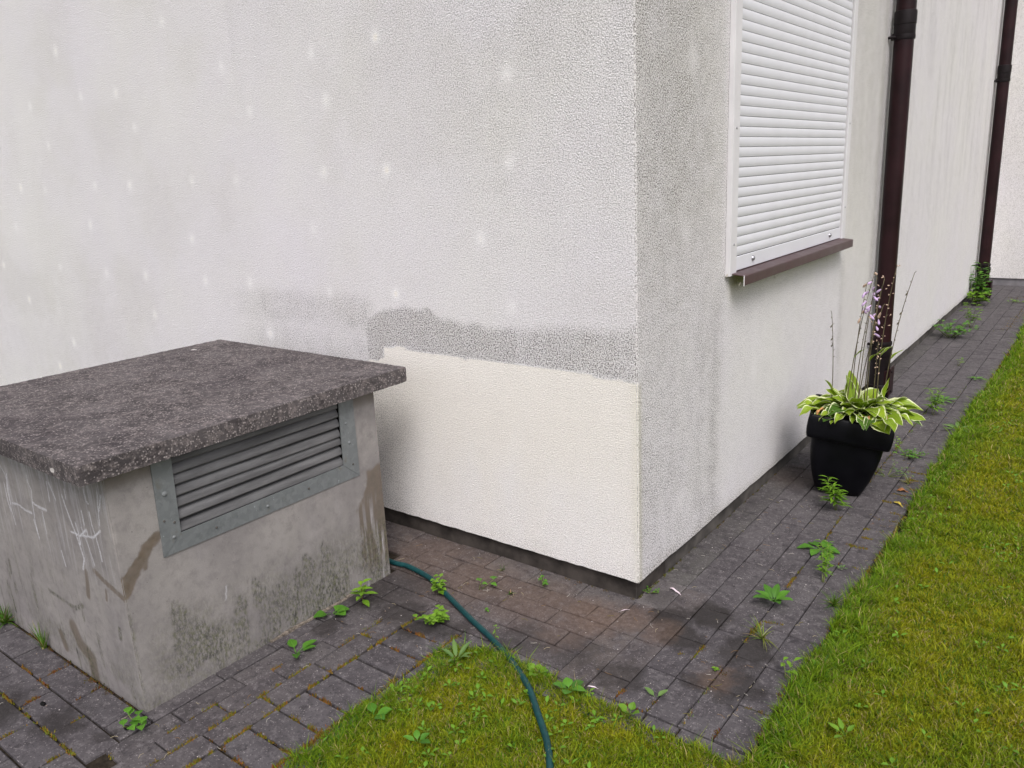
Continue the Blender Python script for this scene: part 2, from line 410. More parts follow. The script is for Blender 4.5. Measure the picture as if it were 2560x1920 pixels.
M_petal = mat_flat('lilac_petal', (0.52, 0.38, 0.60), 0.6, 0.3, 0.2, 40)
M_dryhusk = mat_flat('dry_husk', (0.58, 0.43, 0.33), 0.8, 0.2, 0.3, 60)
M_whitepetal = mat_flat('fallen_petal', (0.66, 0.56, 0.60), 0.7, 0.2, 0.12, 60)
M_wood = mat_flat('weathered_batten', (0.17, 0.145, 0.12), 0.9, 0.1, 0.5, 90, 1.0)

# ------------------------------------------------------------------ ground, soil bed
HS = 0.0775
g = MB(); g.add([(-40, -40, -.06), (40, -40, -.06), (40, 40, -.06), (-40, 40, -.06)], [(0, 1, 2, 3)])
tag(g.build('ground', mat_flat('far_turf', (0.05, 0.07, 0.015), 0.95, 0.1, 0.4, 3)), 'flat green ground running on beyond the lawn', kind='structure')
path = MB(); path.box(-3.4, 0.66, -2.0, 8.3, -0.055, -0.012)
path_o = tag(path.build('path', M_soil), 'dark block paved path along the house wall and round the concrete box', kind='structure')

# ------------------------------------------------------------------ pavers
_pm = {}
def paver_mesh(w, l, var):
    k = (round(w, 3), round(l, 3), var)
    if k in _pm: return _pm[k]
    r = random.Random(hash(k) % 9999); j = lambda a: r.uniform(-a, a)
    V = []
    for (inset, z) in ((0.0, -0.05), (0.0, -0.0030), (0.0026, 0.0)):
        for sx, sy in ((-1, -1), (1, -1), (1, 1), (-1, 1)):
            V.append((sx*(w/2-inset)+j(.0013), sy*(l/2-inset)+j(.0013), z+(j(.0008) if z > -.01 else 0)))
    # mid-edge points make the outline slightly worn
    F = [(0+i, 0+(i+1) % 4, 4+(i+1) % 4, 4+i) for i in range(4)] + [(4+i, 4+(i+1) % 4, 8+(i+1) % 4, 8+i) for i in range(4)] + [(8, 9, 10, 11)]
    me = bpy.data.meshes.new('paver'); me.from_pydata(V, [], F); me.update(); me.materials.append(M_paver)
    _pm[k] = me
    return me
GREY = (0.092, 0.084, 0.086); LIGHT = (0.130, 0.118, 0.113); WARM = (0.097, 0.079, 0.072); SLATE = (0.086, 0.079, 0.083)
pav = []
def P(x0, x1, y0, y1, c, gap=0.0045):
    pav.append((x0+gap/2, x1-gap/2, y0+gap/2, y1-gap/2, c))
def mixc(a, b, f): return tuple(a[i]*(1-f)+b[i]*f for i in range(3))
cx_ = [-.016, .091, .193, .297, .396, .500, .600]
def cxk(i, y):   # joints lean slightly towards the wall further back
    return cx_[i] - 0.012*min(max((y-0)/2.0, 0), 1)*(1 if i < 5 else 0.3)
COLS = [
    [-.51, -.302, -.195, .004, .200, .297, .507, .717, .930],
    [-.51, -.41, -.200, .001, .190, .386, .600, .815],
    [-.51, -.312, -.108, .098, .290, .495, .702, .910],
    [-.51, -.318, -.194, -.001, .200, .394, .607, .822],
    [-.51, -.297, -.110, .095, .300, .510, .720, .930],
    [-.51, -.332, -.120, .085, .190, .400, .612, .824]]
for i, ys in enumerate(COLS):
    ys = list(ys)
    while ys[-1] < 8.2:
        ys.append(min(8.265, ys[-1] + 0.2125 + rnd.uniform(-.002, .002)))
    for a, b in zip(ys[:-1], ys[1:]):
        if b-a < .03: continue
        m = (a+b)/2
        c = GREY
        if i == 0: c = LIGHT if m > -.05 else mixc(WARM, LIGHT, .3)
        elif i == 1 and m < .15: c = mixc(GREY, WARM, .5)
        elif m < 0: c = SLATE
        if i == 0 and m > 0.12: c = (0.095, 0.090, 0.084)
        x0 = cxk(i, m); x1 = cxk(i+1, m)
        if i == 5: x1 = .605
        if i == 0: x0 = -.016 if m < 0.02 else -.024
        P(x0, x1, a, b, c, 0.0035 if i in (0, 1, 2) else 0.0040)
# rows along the gable wall
AR = [(-.089, .024, [-.016, -.221, -.432, -.642, -.85, -1.06, -1.27, -1.48, -1.69, -1.90, -2.11, -2.32, -2.53]),
      (-.187, -.089, [-.016, -.112, -.317, -.525, -.735, -.93, -1.14, -1.35, -1.56, -1.77, -1.98, -2.19, -2.4]),
      (-.284, -.187, [-.016, -.210, -.420, -.628, -.83, -.92, -1.0]),
      (-.378, -.284, [-.016, -.105, -.312, -.520, -.72, -.925]),
      (-.476, -.378, [-.016, -.210, -.417, -.61, -.82, -.925])]
for y0, y1, xs in AR:
    for a, b in zip(xs[1:], xs[:-1]):
        c = WARM if y0 > -.3 else mixc(WARM, SLATE, .6)
        if y1 > 0: c = LIGHT if a > -.7 else WARM
        P(a, b, y0, y1, c)
# kerb row towards the lawn
kx = [.600, .409, .302, .200, .0, -.2, -.31, -.41]
for a, b in zip(kx[1:], kx[:-1]): P(a, b, -.615, -.513, SLATE if a > 0 else GREY, .007)
for a, b in ((-.016, -.2), (-.2, -.41)): P(b, a, -.511, -.478, GREY)
# rows and columns beside the concrete box
my = [-.478, -.578, -.684, -.788, -.888, -.992, -1.097, -1.195, -1.294, -1.395, -1.495, -1.6]
for a, b in zip(my[1:], my[:-1]):
    P(-.609, -.411, a, b, SLATE, .008)
ey = [-.615, -.78, -.98, -1.18, -1.38, -1.58]
for a, b in zip(ey[1:], ey[:-1]): P(-.409, -.312, a, b, SLATE, .008)
for x0, x1, ys in ((-.702, -.612, [-.478, -.68, -.886, -1.087, -1.288, -1.49, -1.69]),
                   (-.786, -.700, [-.478, -.58, -.785, -.985, -1.187, -1.384, -1.585, -1.79]),
                   (-.868, -.782, [-.478, -.67, -.88, -1.08, -1.285, -1.486])):
    for a, b in zip(ys[1:], ys[:-1]): P(x0, x1, a, b, mixc(GREY, WARM, .15), .007 if x1 > -.65 else .005)
for a, b in zip([-.70, -.9, -1.1, -1.338], [-.478, -.70, -.9, -1.1]): P(-.95, -.871, a, b, GREY)
for y0, y1, xs in ((-1.438, -1.338, [-.874, -.968, -1.173, -1.386, -1.59, -1.8, -2.0, -2.2, -2.4, -2.6]),
                   (-1.538, -1.440, [-.866, -1.072, -1.288, -1.49, -1.7, -1.9, -2.1, -2.3]),
                   (-1.645, -1.541, [-.786, -.957, -1.172, -1.38, -1.58, -1.78, -1.98]),
                   (-1.745, -1.648, [-.9, -1.065, -1.27, -1.48, -1.68]), (-1.85, -1.748, [-.9, -1.18, -1.38, -1.58]),
                   (-1.338, -1.238, [-2.06, -2.27, -2.48, -2.69]), (-1.238, -1.138, [-2.06, -2.17, -2.37, -2.58, -2.78]), (-1.138, -1.038, [-2.06, -2.27, -2.48, -2.69])):
    for a, b in zip(xs[1:], xs[:-1]): P(a, b, y0, y1, SLATE if a < -1.1 else GREY, .0055)
camx, camy = 1.2316, -2.2498
pav.sort(key=lambda q: math.hypot((q[0]+q[1])/2-camx, (q[2]+q[3])/2-camy))
far = MB()
for n, (x0, x1, y0, y1, c) in enumerate(pav):
    w, l = x1-x0, y1-y0; cx, cy = (x0+x1)/2, (y0+y1)/2
    v = rnd.uniform(.88, 1.12)
    cc = tuple(k*v for k in c)
    if n < 296:
        o = link('paver', paver_mesh(w, l, rnd.randrange(3)), None, path_o, (cx, cy, rnd.uniform(-.0022, .0008)),
                 (rnd.uniform(-.008, .008), rnd.uniform(-.012, .012), rnd.uniform(-.006, .006)))
        o.color = (*cc, 1)
    else:
        far.box(x0, x1, y0, y1, -.05, rnd.uniform(-.002, .0005))
fo = far.build('far_paver_rows', M_paver, path_o); fo.color = (*GREY, 1); fo['kind'] = 'stuff'

# ------------------------------------------------------------------ the house
house = thing('house', 'off-white stucco house with a shuttered window above the block path', 'house')
SPOTS = [(-2.078,2.014),(-1.97,.814),(-1.908,1.815),(-1.457,1.538),(-1.088,1.532),(-.488,1.535),(-.481,1.817),(-.637,1.275),(-1.565,1.305),(-2.078,1.53),
 (-1.502,1.041),(-1.095,1.048),(-1.089,2.01),(-3.42,1.541),(-2.517,1.255),(-3.557,1.324),(-2.999,.834),(-.509,1.029),(-2.441,1.535),(-2.899,1.815),(-4.045,1.069),
 (-2.076,1.053),(-3.894,1.78),(-4.384,1.555),(-3.027,1.995),(-4.037,2.012),(-3.596,2.265),(-3.041,1.531),(-3.467,1.047),(-4.056,.582),(-4.572,1.309),(-4.327,.4),
 (-2.404,.645),(-1.46,2.0),(-2.45,1.045),(-1.5,2.27),(-2.5,2.26),(-3.4,2.01),(-3.03,1.05),(-4.05,1.53),(-1.4,1.815),(-4.9,1.05),(-4.6,.83),(-4.95,2.01)]
def maskA(X, Z):
    n = fbm(X*2.2+9, Z*2.2+3); n2 = fbm(X*9+1, Z*3+7); ne = fbm(X*16, Z*16+40, 3)
    d = 0.075 + 0.16*(n-.45)
    d += 0.16*sst(X, -1.4, -.1)*sst(Z, 1.0, 1.7)*(.5+n2)
    d += 0.10*sst(Z, 1.6, 2.4)*(X > -2)*n2*2
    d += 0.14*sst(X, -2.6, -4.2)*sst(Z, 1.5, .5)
    top = np.interp(X, [-1.34, -1.27, -1.17, -.92, -.86, -.6, -.45, -.3, 0], [.80, .93, .985, .995, .958, .945, .955, .975, .985]) + .03*(ne-.5)
    soft = np.interp(X, [-1.2, -.9, -.5, 0], [.014, .02, .035, .05])
    band = sst(top-Z, -soft, soft)*sst(X, -1.305, -1.265)
    band *= np.interp(X, [-1.3, -.75, -.45, 0], [1.0, .9, .7, .62])
    low = .822 + .014*(ne-.5) - .010*sst(X, -.4, 0) + .010*bell(X, -1.1, .06)
    lx = -1.20 - .25*sst(Z, .775, .72); inpatch = sst(low-Z, -.004, .006)*sst(X + .01*(ne-.5) - lx, -.006, .004)
    faint = sst(Z, .86, .92)*sst(Z, 1.06, .98)*sst(X, -2.4, -1.9)*sst(X, -1.2, -1.3)
    d = np.maximum(d, band*1.0*(.9+.3*n2)) ; d += .34*faint*(.5+n2)
    # run-off below the faint band, left of the clean patch
    d += .32*sst(X, -2.35, -1.9)*sst(X, -1.19, -1.24)*sst(Z, .95, .8)*(.6+.6*n2)
    d = d*(1-inpatch) + inpatch*(.04 + .07*n2 + .28*sst(X, -1.00, -1.22)*sst(Z, .80, .60) + .10*sst(Z, .16, .08)*n2*2)  # shade smudge beside the concrete box is painted into the patch
    for sx, sz in SPOTS:
        rr = 0.027*(0.8+.5*((sx*7.3) % 1)); d = d - (0.9*d+.02)*np.exp(-((X-sx)**2+(Z-sz)**2*.8)/rr**2)*(.6+.8*ne)
    d += .25*bell(X, 0.0, .012)*sst(Z, .80, .85)*.6
    cream = inpatch*(np.interp(Z, [0, .35, .62, .8], [.6, .7, .9, 1.0])*(.85+.3*n2))
    cream = cream + .08*(1-inpatch)*sst(X, -3.4, -4.6)
    for sx, sz in SPOTS:
        cream = cream + (.30+.45*((sx*3.7) % 1))*np.exp(-((X-sx)**2+(Z-sz)**2*.8)/(.016+.010*((sx*5.1) % 1))**2)*(1-inpatch)*(.5+ne)
    gr = 0.06*sst(n, .5, .7)*(1-inpatch) + .25*bell(X, 0, .02)*inpatch
    return np.clip(d, 0, 1), np.clip(cream, 0, 1), np.clip(gr, 0, 1)
def maskB(Y, Z):
    n = fbm(Y*2.5+30, Z*2.5+3); n2 = fbm(Y*14+1, Z*2.2+7); n3 = fbm(Y*5+3, Z*1.3+70)
    d = .15 + .15*n
    d += (.35*sst(Y, .80, .25)*(.45+.35*sst(Z, 1.0, 1.5)+.3*n3) + .10*sst(Y, .75, .65))*(.7+.6*n)
    d += .26*bell(Y, .62, .05)*sst(Z, 1.12, .9)*(.5+n2) + .16*bell(Y, .50, .04)*(.4+n2)*sst(Z, 1.3, .7)
    d += .22*sst(Z, .9, 1.7)*sst(Y, 2.2, 2.35)*sst(Y, 3.3, 3.0)*(.4+n2)
    d += .26*bell(Y, 2.33, .05)*sst(Z, 1.08, .85)*(.5+.8*n2)
    d += .55*bell(Y, 2.955, .055)*(.75+.4*n2)  # band beside the nearer pipe: its soft shadow and dirt, painted in
    d += .16*sst(Y, 3.2, 3.6)*sst(n2, .45, .7)*sst(Z, .5, 1.6)
    d += .75*bell(Y, 7.25, .03)  # painted shadow and dirt line at the further pipe
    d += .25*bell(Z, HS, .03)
    for sy, sz in ((.36, 1.27), (.33, .28), (.40, 1.85), (1.05, .62)):
        d = d - .6*d*np.exp(-((Y-sy)**2+(Z-sz)**2*.5)/.04**2)
    cream = .55*bell(Y, 3.12, .06) + .45*bell(Y, 7.42, .12) + .10*sst(n, .5, .7) + .2*bell(Y, 0, .012)*sst(Z, .8, .7)
    gr = .42*sst(Y, .70, .80)*sst(Y, 2.3, 2.1)*bell(Z, 1.03, .07)*(.4+n) + .16*sst(Y, .75, .6)*sst(Z, .6, 1.3)*n + .12*sst(Y, 2.25, 2.4)*sst(Y, 3, 2.9) + .2*bell(Z, HS, .04)*n
    gr += .4*bell(Y, .015, .012)*sst(Z, .82, .78)
    return np.clip(d, 0, 1), np.clip(cream, 0, 1), np.clip(gr, 0, 1)
def maskC(X, Z):
    n = fbm(X*2+3, Z*2); return .12+.2*n, 0*n, .15*n
ragA = lambda u: (fbm(u*30, u*0+2, 3)-.5)
zsA = np.concatenate([[HS], np.arange(.09, 2.75, .0125), [3.0, 4.0, 5.4]])
xsA = np.concatenate([[-8.0, -7.0, -6.0, -5.4], np.arange(-5.2, -.012, .0135), [-.006, 0.0]])
def posA(U, Z, D):
    zz = np.where(Z <= HS+1e-6, Z + .006*ragA(U), Z)
    return (U, 0*U + .004*bell(U, 0, .004), zz)
def posB(U, Z, D):
    zz = np.where(Z <= HS+1e-6, Z + .010*(fbm(U*9, U*0+5, 3)-.5), Z)
    return (0*U - .004*bell(U, 0, .004), U, zz)
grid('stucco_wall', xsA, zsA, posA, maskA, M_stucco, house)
zsB = np.concatenate([[HS], np.arange(.09, 3.1, .015), [3.6, 5.4]])
ysB = np.concatenate([[0, .006], np.arange(.015, 3.6, .0135), np.arange(3.6, 8.29, .03), [8.29]])
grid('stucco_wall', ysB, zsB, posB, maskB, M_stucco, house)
grid('stucco_wall', np.linspace(-.2, 6, 60), np.concatenate([[HS], np.linspace(.12, 5.4, 40)]), lambda U, Z, D: (U, 0*U+8.286, Z), maskC, M_stucco, house)
# underside of the render where it oversails the plinth, and the plinth itself
s = MB()
s.add([(-8, 0, HS+.001), (0, 0, HS+.001), (0, 8.286, HS+.001), (-.03, 8.286, HS+.001), (-.03, .03, HS+.001), (-8, .03, HS+.001)], [(0, 1, 4, 5), (1, 2, 3, 4)])
s.add([(0, 8.286, HS+.001), (6, 8.286, HS+.001), (6, 8.32, HS+.001), (0, 8.32, HS+.001)], [(0, 1, 2, 3)])
s.build('render_underside', M_plinth, house)
pl = MB(); pl.box(-8, -.021, .021, .25, -.06, HS+.03); pl.build('plinth', mat_flat('dark_plinth', (0.050, 0.043, 0.038), 0.9, 0.2, 0.5, 9, 0.7), house, bevel=.003)
pl = MB(); pl.box(-.25, -.0215, .0215, 8.3, -.06, HS+.028); pl.build('plinth', M_plinth, house)
pl = MB(); pl.box(-.2, 6, 8.305, 8.5, -.06, HS+.03); pl.build('plinth', mat_flat('grey_plinth', (.22, .21, .22), .9, .2, .2, 8), house)
rf = MB(); rf.box(-8.3, .35, -.35, 14, 5.4, 5.62); rf.box(-.2, 6.3, 7.95, 14, 5.4, 5.62); rf.build('roof_slab', M_plinth, house)

# ------------------------------------------------------------------ roller shutter and sill
XR = .022; XC = .013
sh = link('roller_shutter', None, None, house)
sh.location = (0, 0, 0)
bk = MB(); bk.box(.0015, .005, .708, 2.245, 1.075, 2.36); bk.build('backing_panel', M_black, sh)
for (a, b) in ((.703, .766), (2.197, 2.254)):
    r = MB(); r.box(.001, XR, a, b, 1.070, 2.35); r.build('guide_rail', M_rail, sh, bevel=.0015)
r = MB(); r.box(.001, .06, .703, 2.254, 2.35, 2.56); r.build('shutter_box', M_rail, sh, bevel=.004)
PITCH_S = .0375
def slat_mesh(h, flat=False):
    V = []; F = []
    prof = []
    N = 7
    for i in range(N):
        t = i/(N-1)
        x = XC + (0 if flat else .0026*math.sin(PI*min(1, t*1.02))**.7) - .0015
        prof.append((x, .0017 + t*(h-.0020)))
    prof = [(XC-.009, .0003)] + prof + [(XC-.009, h-.0004)]
    for (x, z) in prof:
        V.append((x, 0, z)); V.append((x, 2.186-.768, z))
    for i in range(len(prof)-1): F.append((2*i, 2*i+1, 2*i+3, 2*i+2))
    me = bpy.data.meshes.new('slat'); me.from_pydata(V, [], F)
    me.polygons.foreach_set('use_smooth', [True]*len(me.polygons)); me.update(); me.set_sharp_from_angle(angle=math.radians(50))
    me.materials.append(M_shutter); return me
smesh = slat_mesh(PITCH_S)
k = 0
while 1.1395+k*PITCH_S < 2.34:
    link('slat', smesh, None, sh, (rnd.uniform(-.0004, .0004), .768, 1.1395+k*PITCH_S)); k += 1
bb = MB(); bb.box(.004, XC+.001, .768, 2.188, 1.083, 1.138); bb.build('bottom_bar', M_shutter, sh, bevel=.002)
for y in (.952, 2.0):
    b = MB(); b.lathe(0, 0, [(0, .010), (.006, .0095), (.0095, .006), (.011, 0)], 16)
    b.build('bolt', M_metalgrey, sh, True, loc=(XC+.001, y, 1.1145), rot=(0, PI/2, 0))
for (y, z) in ((.735, 1.62), (.735, 1.19), (2.225, 1.66), (2.225, 1.24), (.735, 2.1)):
    b = MB(); b.lathe(0, 0, [(0, .0025), (.004, .002), (.005, 0)], 10); b.build('screw', M_metalgrey, sh, True, loc=(XR, y, z), rot=(0, PI/2, 0))
sl = MB()
prof = [(.0012, 1.0815), (.068, 1.0735), (.0715, 1.072), (.0725, 1.069), (.0725, 1.036), (.0705, 1.034), (.0705, 1.0685), (.068, 1.0705), (.0012, 1.0785)]
y0, y1 = .722, 2.226
V = [(x, y, z) for y in (y0, y1) for x, z in prof]; n = len(prof)
F = [(i, (i+1) % n, n+(i+1) % n, n+i) for i in range(n)] + [tuple(range(n)), tuple(reversed(range(n, 2*n)))]
sl.add(V, F); sl.build('window_sill', M_sill, house)
e = MB(); e.box(.0700, .0735, y0-.0016, y0-.0004, 1.033, 1.0745); e.build('sill_edge', M_rail, house)
# cobwebs and bits under the sill
cw = MB()
for (y, z, x) in ((.74, 1.035, .05), (.80, 1.028, .01), (1.12, 1.025, .05), (1.13, 1.012, .045), (1.35, 1.02, .04), (1.75, 1.022, .05), (.70, 1.07, .012), (.93, 1.02, .03)):
    for q in range(4):
        a = rnd.uniform(0, 6.3); L = rnd.uniform(.008, .02)
        cw.tube([(x, y, z+.012), (x+rnd.uniform(-.004, .004), y+L*math.cos(a)*.6, z+rnd.uniform(-.006, .004))], .0009, 4)
tag(cw.build('cobweb', mat_flat('cobweb_dust', (.45, .42, .36), .9, .1)), 'wisps of dusty cobweb hanging under the brown window sill', 'cobweb', kind='stuff')

# ------------------------------------------------------------------ downpipes
def downpipe(x, y, up, low, hatch, label):
    t = thing('drainpipe', label, 'drainpipe', (x, y, 0), 'brown drainpipes down the long wall')
    R = .0535
    p = MB(); p.lathe(0, 0, [(R, .30), (R, 5.4)], 32); p.build('pipe', M_pipe, t, True)
    p = MB(); p.lathe(0, 0, [(R, up-.005), (.0565, up-.003), (.0575, up+.0), (.0575, up+.073), (.0600, up+.076), (.0605, up+.135), (.0590, up+.146), (R, up+.148)], 32)
    p.build('socket', M_pipedark, t, True, auto=35)
    p = MB(); p.lathe(0, 0, [(R, -.014), (.0590, -.012), (.0600, 0), (.0590, .012), (R, .014)], 32)
    p.tube([(-.03, -.035, 0), (-.058, -.062, .0), (-.066, -.07, -.003)], .008, 8); p.tube([(-.052, -.055, -.018), (-.052, -.055, .018)], .006, 8)
    p.build('clamp', M_pipedark, t, True, loc=(0, 0, up+.008), auto=35)
    p = MB(); p.lathe(0, 0, [(R, -.014), (.0590, -.012), (.0610, 0), (.0590, .012), (R, .014)], 32)
    p.tube([(-.03, -.035, 0), (-.058, -.062, .0), (-.066, -.07, .003)], .009, 8)
    p.build('clamp', M_pipedark, t, True, loc=(0, 0, low), auto=35)
    p = MB(); p.lathe(0, 0, [(R, low-.02), (.060, low-.022), (.0635, low-.035), (.0635, low-.075), (.0600, low-.08), (.0585, low-.085), (.0585, .09), (.064, .085), (.0665, .07), (.0665, .045), (.060, .04), (.061, -.01)], 32)
    p.build('cast_base', M_pipedark, t, True, auto=35)
    hz0, hz1, pr = hatch
    p = MB(); p.box(.03, .056+pr, -.045, .045, hz0+.02, hz1-.02); p.box(.056+pr, .066+pr, -.056, .056, hz0, hz1)
    h = p.build('inspection_hatch', M_pipe, t, bevel=.006)
    for zz in (hz0+.03, hz1-.03):
        q = MB(); q.lathe(0, 0, [(0, .006), (.007, .006), (.008, 0)], 6); q.build('nut', M_pipedark, h, loc=(.066+pr, -.02, zz), rot=(0, PI/2, 0))
    return t
p1 = downpipe(.0700, 3.045, 2.133, .352, (.022, .205, .008), 'nearer dark brown drainpipe, just right of the shuttered window, behind the potted hosta')
p2 = downpipe(.0701, 7.285, 2.133, .345, (.004, .195, .022), 'further dark brown drainpipe, with a bushy weed growing at its foot')

# ------------------------------------------------------------------ concrete shaft with louvre and slab
box = thing('ventilation_shaft', 'low grey concrete shaft with a louvred grille and a dark weathered cover slab', 'ventilation shaft', (-1.5, -.8, 0))
def W(o): return o
BX, BY0, BY1, BXL = -.9255, -1.328, -.322, -2.04
damp = [[(-1.208,.524),(-1.241,.497),(-1.278,.456),(-1.313,.422),(-1.326,.397)]]
dampb = [[(-.341,.385),(-.360,.229),(-.370,.066)],[(-.419,.333),(-.443,.221),(-.458,.063)],[(-.400,.245),(-.418,.019)]]
mould = [[(-.898,.242),(-.903,.208)],[(-.805,.221),(-.823,.155)],[(-.74,.207),(-.764,.103)],[(-.692,.239),(-.703,.105)],[(-.611,.251),(-.631,.102)],[(-.568,.154),(-.58,.062)],
         [(-.546,.103),(-.547,.022)],[(-.976,.228),(-.988,.155)],[(-1.175,.29),(-1.19,.203)]]
def maskX(Y, Z):
    n = fbm(Y*10, Z*10, 4); st = fbm(Y*60, Z*6, 3); st2 = fbm(Y*110+4, Z*7+1, 3)
    r = 0*Y
    n6 = fbm(Y*70, Z*70, 3); d = polydist(Y, Z, damp[0]); r = np.maximum(r, .85*sst(d + .012*(n-.5) + .012*(n6-.5) - .006*sst(Z, .46, .40), .021, .014)*(.8+.4*n6))
    r = np.maximum(r, .75*sst(polydist(Y, Z, [(-1.252,.463),(-1.256,.442)]), .010, .005))
    # soaked corner to the right of the grille, running down in streaks
    edge = -.452 + .05*sst(Z, .30, .42) + .03*(n-.5) + .02*(n6-.5)
    soak = sst(Y - np.where(Z > .42, -.395-.7*(.46-Z)*0, edge), -.004, .008)*sst(Z + .05*(n-.5), .47, .455)
    streak = sst(st2, .40, .52)*sst(Z, .02, .10)
    soak2 = soak*np.where(Z > .36, 1.0, np.maximum(streak, sst(Z, .28, .38)))
    r = np.maximum(r, .75*soak2)
    r = np.maximum(r, .5*sst(Z, .69, .73)*(Y < -.30)*n*1.6)
    gm = 0*Y
    for m in mould:
        (a, b), (c, e) = m
        for kk in range(3):
            off = (kk-1)*.016
            dd = polydist(Y, Z, [(a+off, b-.02*kk), (c+off, e-.05)])
            gm = np.maximum(gm, sst(dd, .022, .004)*.75)
    zone = sst(Z, .36, .04)*sst(Y, -1.36, -1.18)*sst(.5*n+.5*fbm(Y*26, Z*7, 4), .36, .58)*.8
    zone2 = sst(Z + .16*(st-.5), .25, .05)*sst(Y, -1.05, -.80)*sst(Y, -.44, -.50)*sst(fbm(Y*45+7, Z*5, 4), .36, .60)*1.0
    zone2 = np.maximum(zone2, .55*sst(Z, .09, .0)*sst(fbm(Y*30+9, Z*30, 4), .35, .6))
    zone3 = bell(Y, -1.10, .13)*sst(Z, .30, .16)*sst(Z, -.05, .06)*sst(n, .35, .6)*.9
    gm = np.maximum(np.maximum(gm*sst(n, .3, .5), zone), np.maximum(zone2, zone3))
    gm = np.maximum(gm, .55*sst(Z + .03*(st-.5), .10, .0)*(.5+n)); gm = np.maximum(gm, soak*sst(Z, .30, .15)*sst(st2, .45, .6)*.9)
    gm = np.maximum(gm, .6*bell(Y, BY0, .008)*sst(Z, .5, .3)*n*2)
    b = .5*sst(polydist(Y, Z, [(-1.015,.272),(-1.024,.225)]), .0035, .001)
    b = np.maximum(b, .35*soak*sst(Z, .33, .2)*sst(st2, .30, .22))
    return np.clip(r, 0, 1), np.clip(gm, 0, 1), np.clip(b, 0, 1)
SCR = [[(-1.652,.644),(-1.629,.62),(-1.622,.589),(-1.632,.535),(-1.639,.486),(-1.631,.438)],[(-1.654,.582),(-1.654,.514),(-1.645,.485)],[(-1.612,.621),(-1.637,.56),(-1.634,.509)],
 [(-1.448,.676),(-1.45,.627),(-1.435,.603),(-1.449,.55),(-1.457,.498),(-1.456,.43)],[(-1.619,.516),(-1.57,.523),(-1.519,.514),(-1.47,.515)],[(-1.445,.557),(-1.401,.551),(-1.35,.552)],
 [(-1.304,.657),(-1.308,.592)],[(-1.29,.659),(-1.262,.606)],[(-1.212,.634),(-1.203,.601),(-1.189,.567),(-1.18,.543),(-1.166,.509),(-1.156,.476),(-1.147,.44),(-1.168,.402)],
 [(-1.188,.657),(-1.187,.628)],[(-1.099,.609),(-1.098,.565)],[(-1.122,.55),(-1.11,.523),(-1.1,.501),(-1.083,.436)],[(-1.047,.618),(-1.045,.578),(-1.033,.543),(-1.026,.5),(-1.025,.467)],
 [(-1.156,.556),(-1.15,.525),(-1.152,.487)],[(-.972,.695),(-.985,.637),(-.994,.588)],[(-.954,.686),(-.982,.634)],[(-1.2,.517),(-1.143,.519),(-1.094,.529),(-1.053,.535),(-.997,.57)],
 [(-1.057,.683),(-1.053,.648),(-1.041,.644)],[(-1.144,.517),(-1.09,.551),(-1.085,.532)],[(-1.386,.54),(-1.388,.465)],[(-1.299,.428),(-1.288,.378)],[(-1.466,.492),(-1.455,.43)]]
DL = [([(-1.15,.396),(-1.157,.353),(-1.168,.313)], .012), ([(-1.094,.417),(-1.036,.399),(-.945,.377),(-.926,.372)], .010), ([(-1.33,.147),(-1.307,.099),(-1.236,.069),(-1.239,.005)], .03),
      ([(-1.038,.369),(-1.045,.336)], .006), ([(-1.442,.086),(-1.426,.045)], .02)]
DK = [[(-1.465,.241),(-1.379,.237),(-1.286,.231),(-1.224,.259)],[(-1.767,.267),(-1.78,.216)],[(-.996,.255),(-1.003,.222)],[(-.988,.065),(-.981,.004)]]
def maskL(X, Z):
    n = fbm(X*12+5, Z*12, 4); n4 = fbm(X*90, Z*90, 2)
    r = 0*X
    for ln, w in DL: r = np.maximum(r, .7*sst(polydist(X, Z, ln)+.008*(n-.5), w*1.2, w*.75))
    gm = .45*sst(Z, .28, .02)*sst(n, .42, .66) + .6*sst(fbm(X*50+3, Z*9, 3), .58, .72)*sst(Z, .45, .15)*sst(X, -1.0, -1.15)
    for ln in DK: gm = np.maximum(gm, .8*sst(polydist(X, Z, ln)+.012*(n-.5), .011, .004))
    b = 0*X
    for i, ln in enumerate(SCR): b = np.maximum(b, (.55+.35*((i*.37) % 1))*sst(polydist(X, Z, ln)+.003*(n4-.5), .0045, .0012)*(.55+.9*n4))
    b = np.maximum(b, .38*sst(Z, .60, .70)*sst(fbm(X*95, Z*8, 3), .5, .68))
    b = np.maximum(b, .22*sst(fbm(X*120+9, Z*5+3, 3), .60, .72)*sst(Z, .30, .5))
    return np.clip(r, 0, 1), np.clip(gm, 0, 1), np.clip(b, 0, 1)
wob = lambda U, Vv: .0022*(fbm(U*7+3, Vv*7)-.5)
def posX(Y, Z, D): return (0*Y + BX + D*1.5 - .003*bell(Y, BY0, .004)*(.4+1.2*fbm(Z*60, Z*0+3, 2)), Y + 0*Z, Z)
def posL(X, Z, D): return (X, 0*X + BY0 - D*1.5 + .003*bell(X, BX, .004)*(.4+1.2*fbm(Z*60, Z*0+3, 2)), Z)
bx_ys = np.concatenate([[BY0, BY0+.002], np.arange(BY0+.005, BY1, .0045), [BY1]])
bx_zs = np.concatenate([[-.02], np.arange(0, .765, .0045), [.765]])
body = link('shaft_body', None, None, None); body.parent = box; body.matrix_parent_inverse = box.matrix_world.inverted(); body.location = (1.5-1.5, 0, 0)
bpy.context.view_layer.update()
OFF = (1.5, .8, 0)   # parts are modelled in world coordinates and shifted to the thing's origin
def adopt(o, par=box):
    o.parent = par; o.location = (o.location[0]+OFF[0], o.location[1]+OFF[1], o.location[2]) if par is box else o.location
    return o
bpy.data.objects.remove(body)
HOLE = (-1.142, -.486, .498, 1)
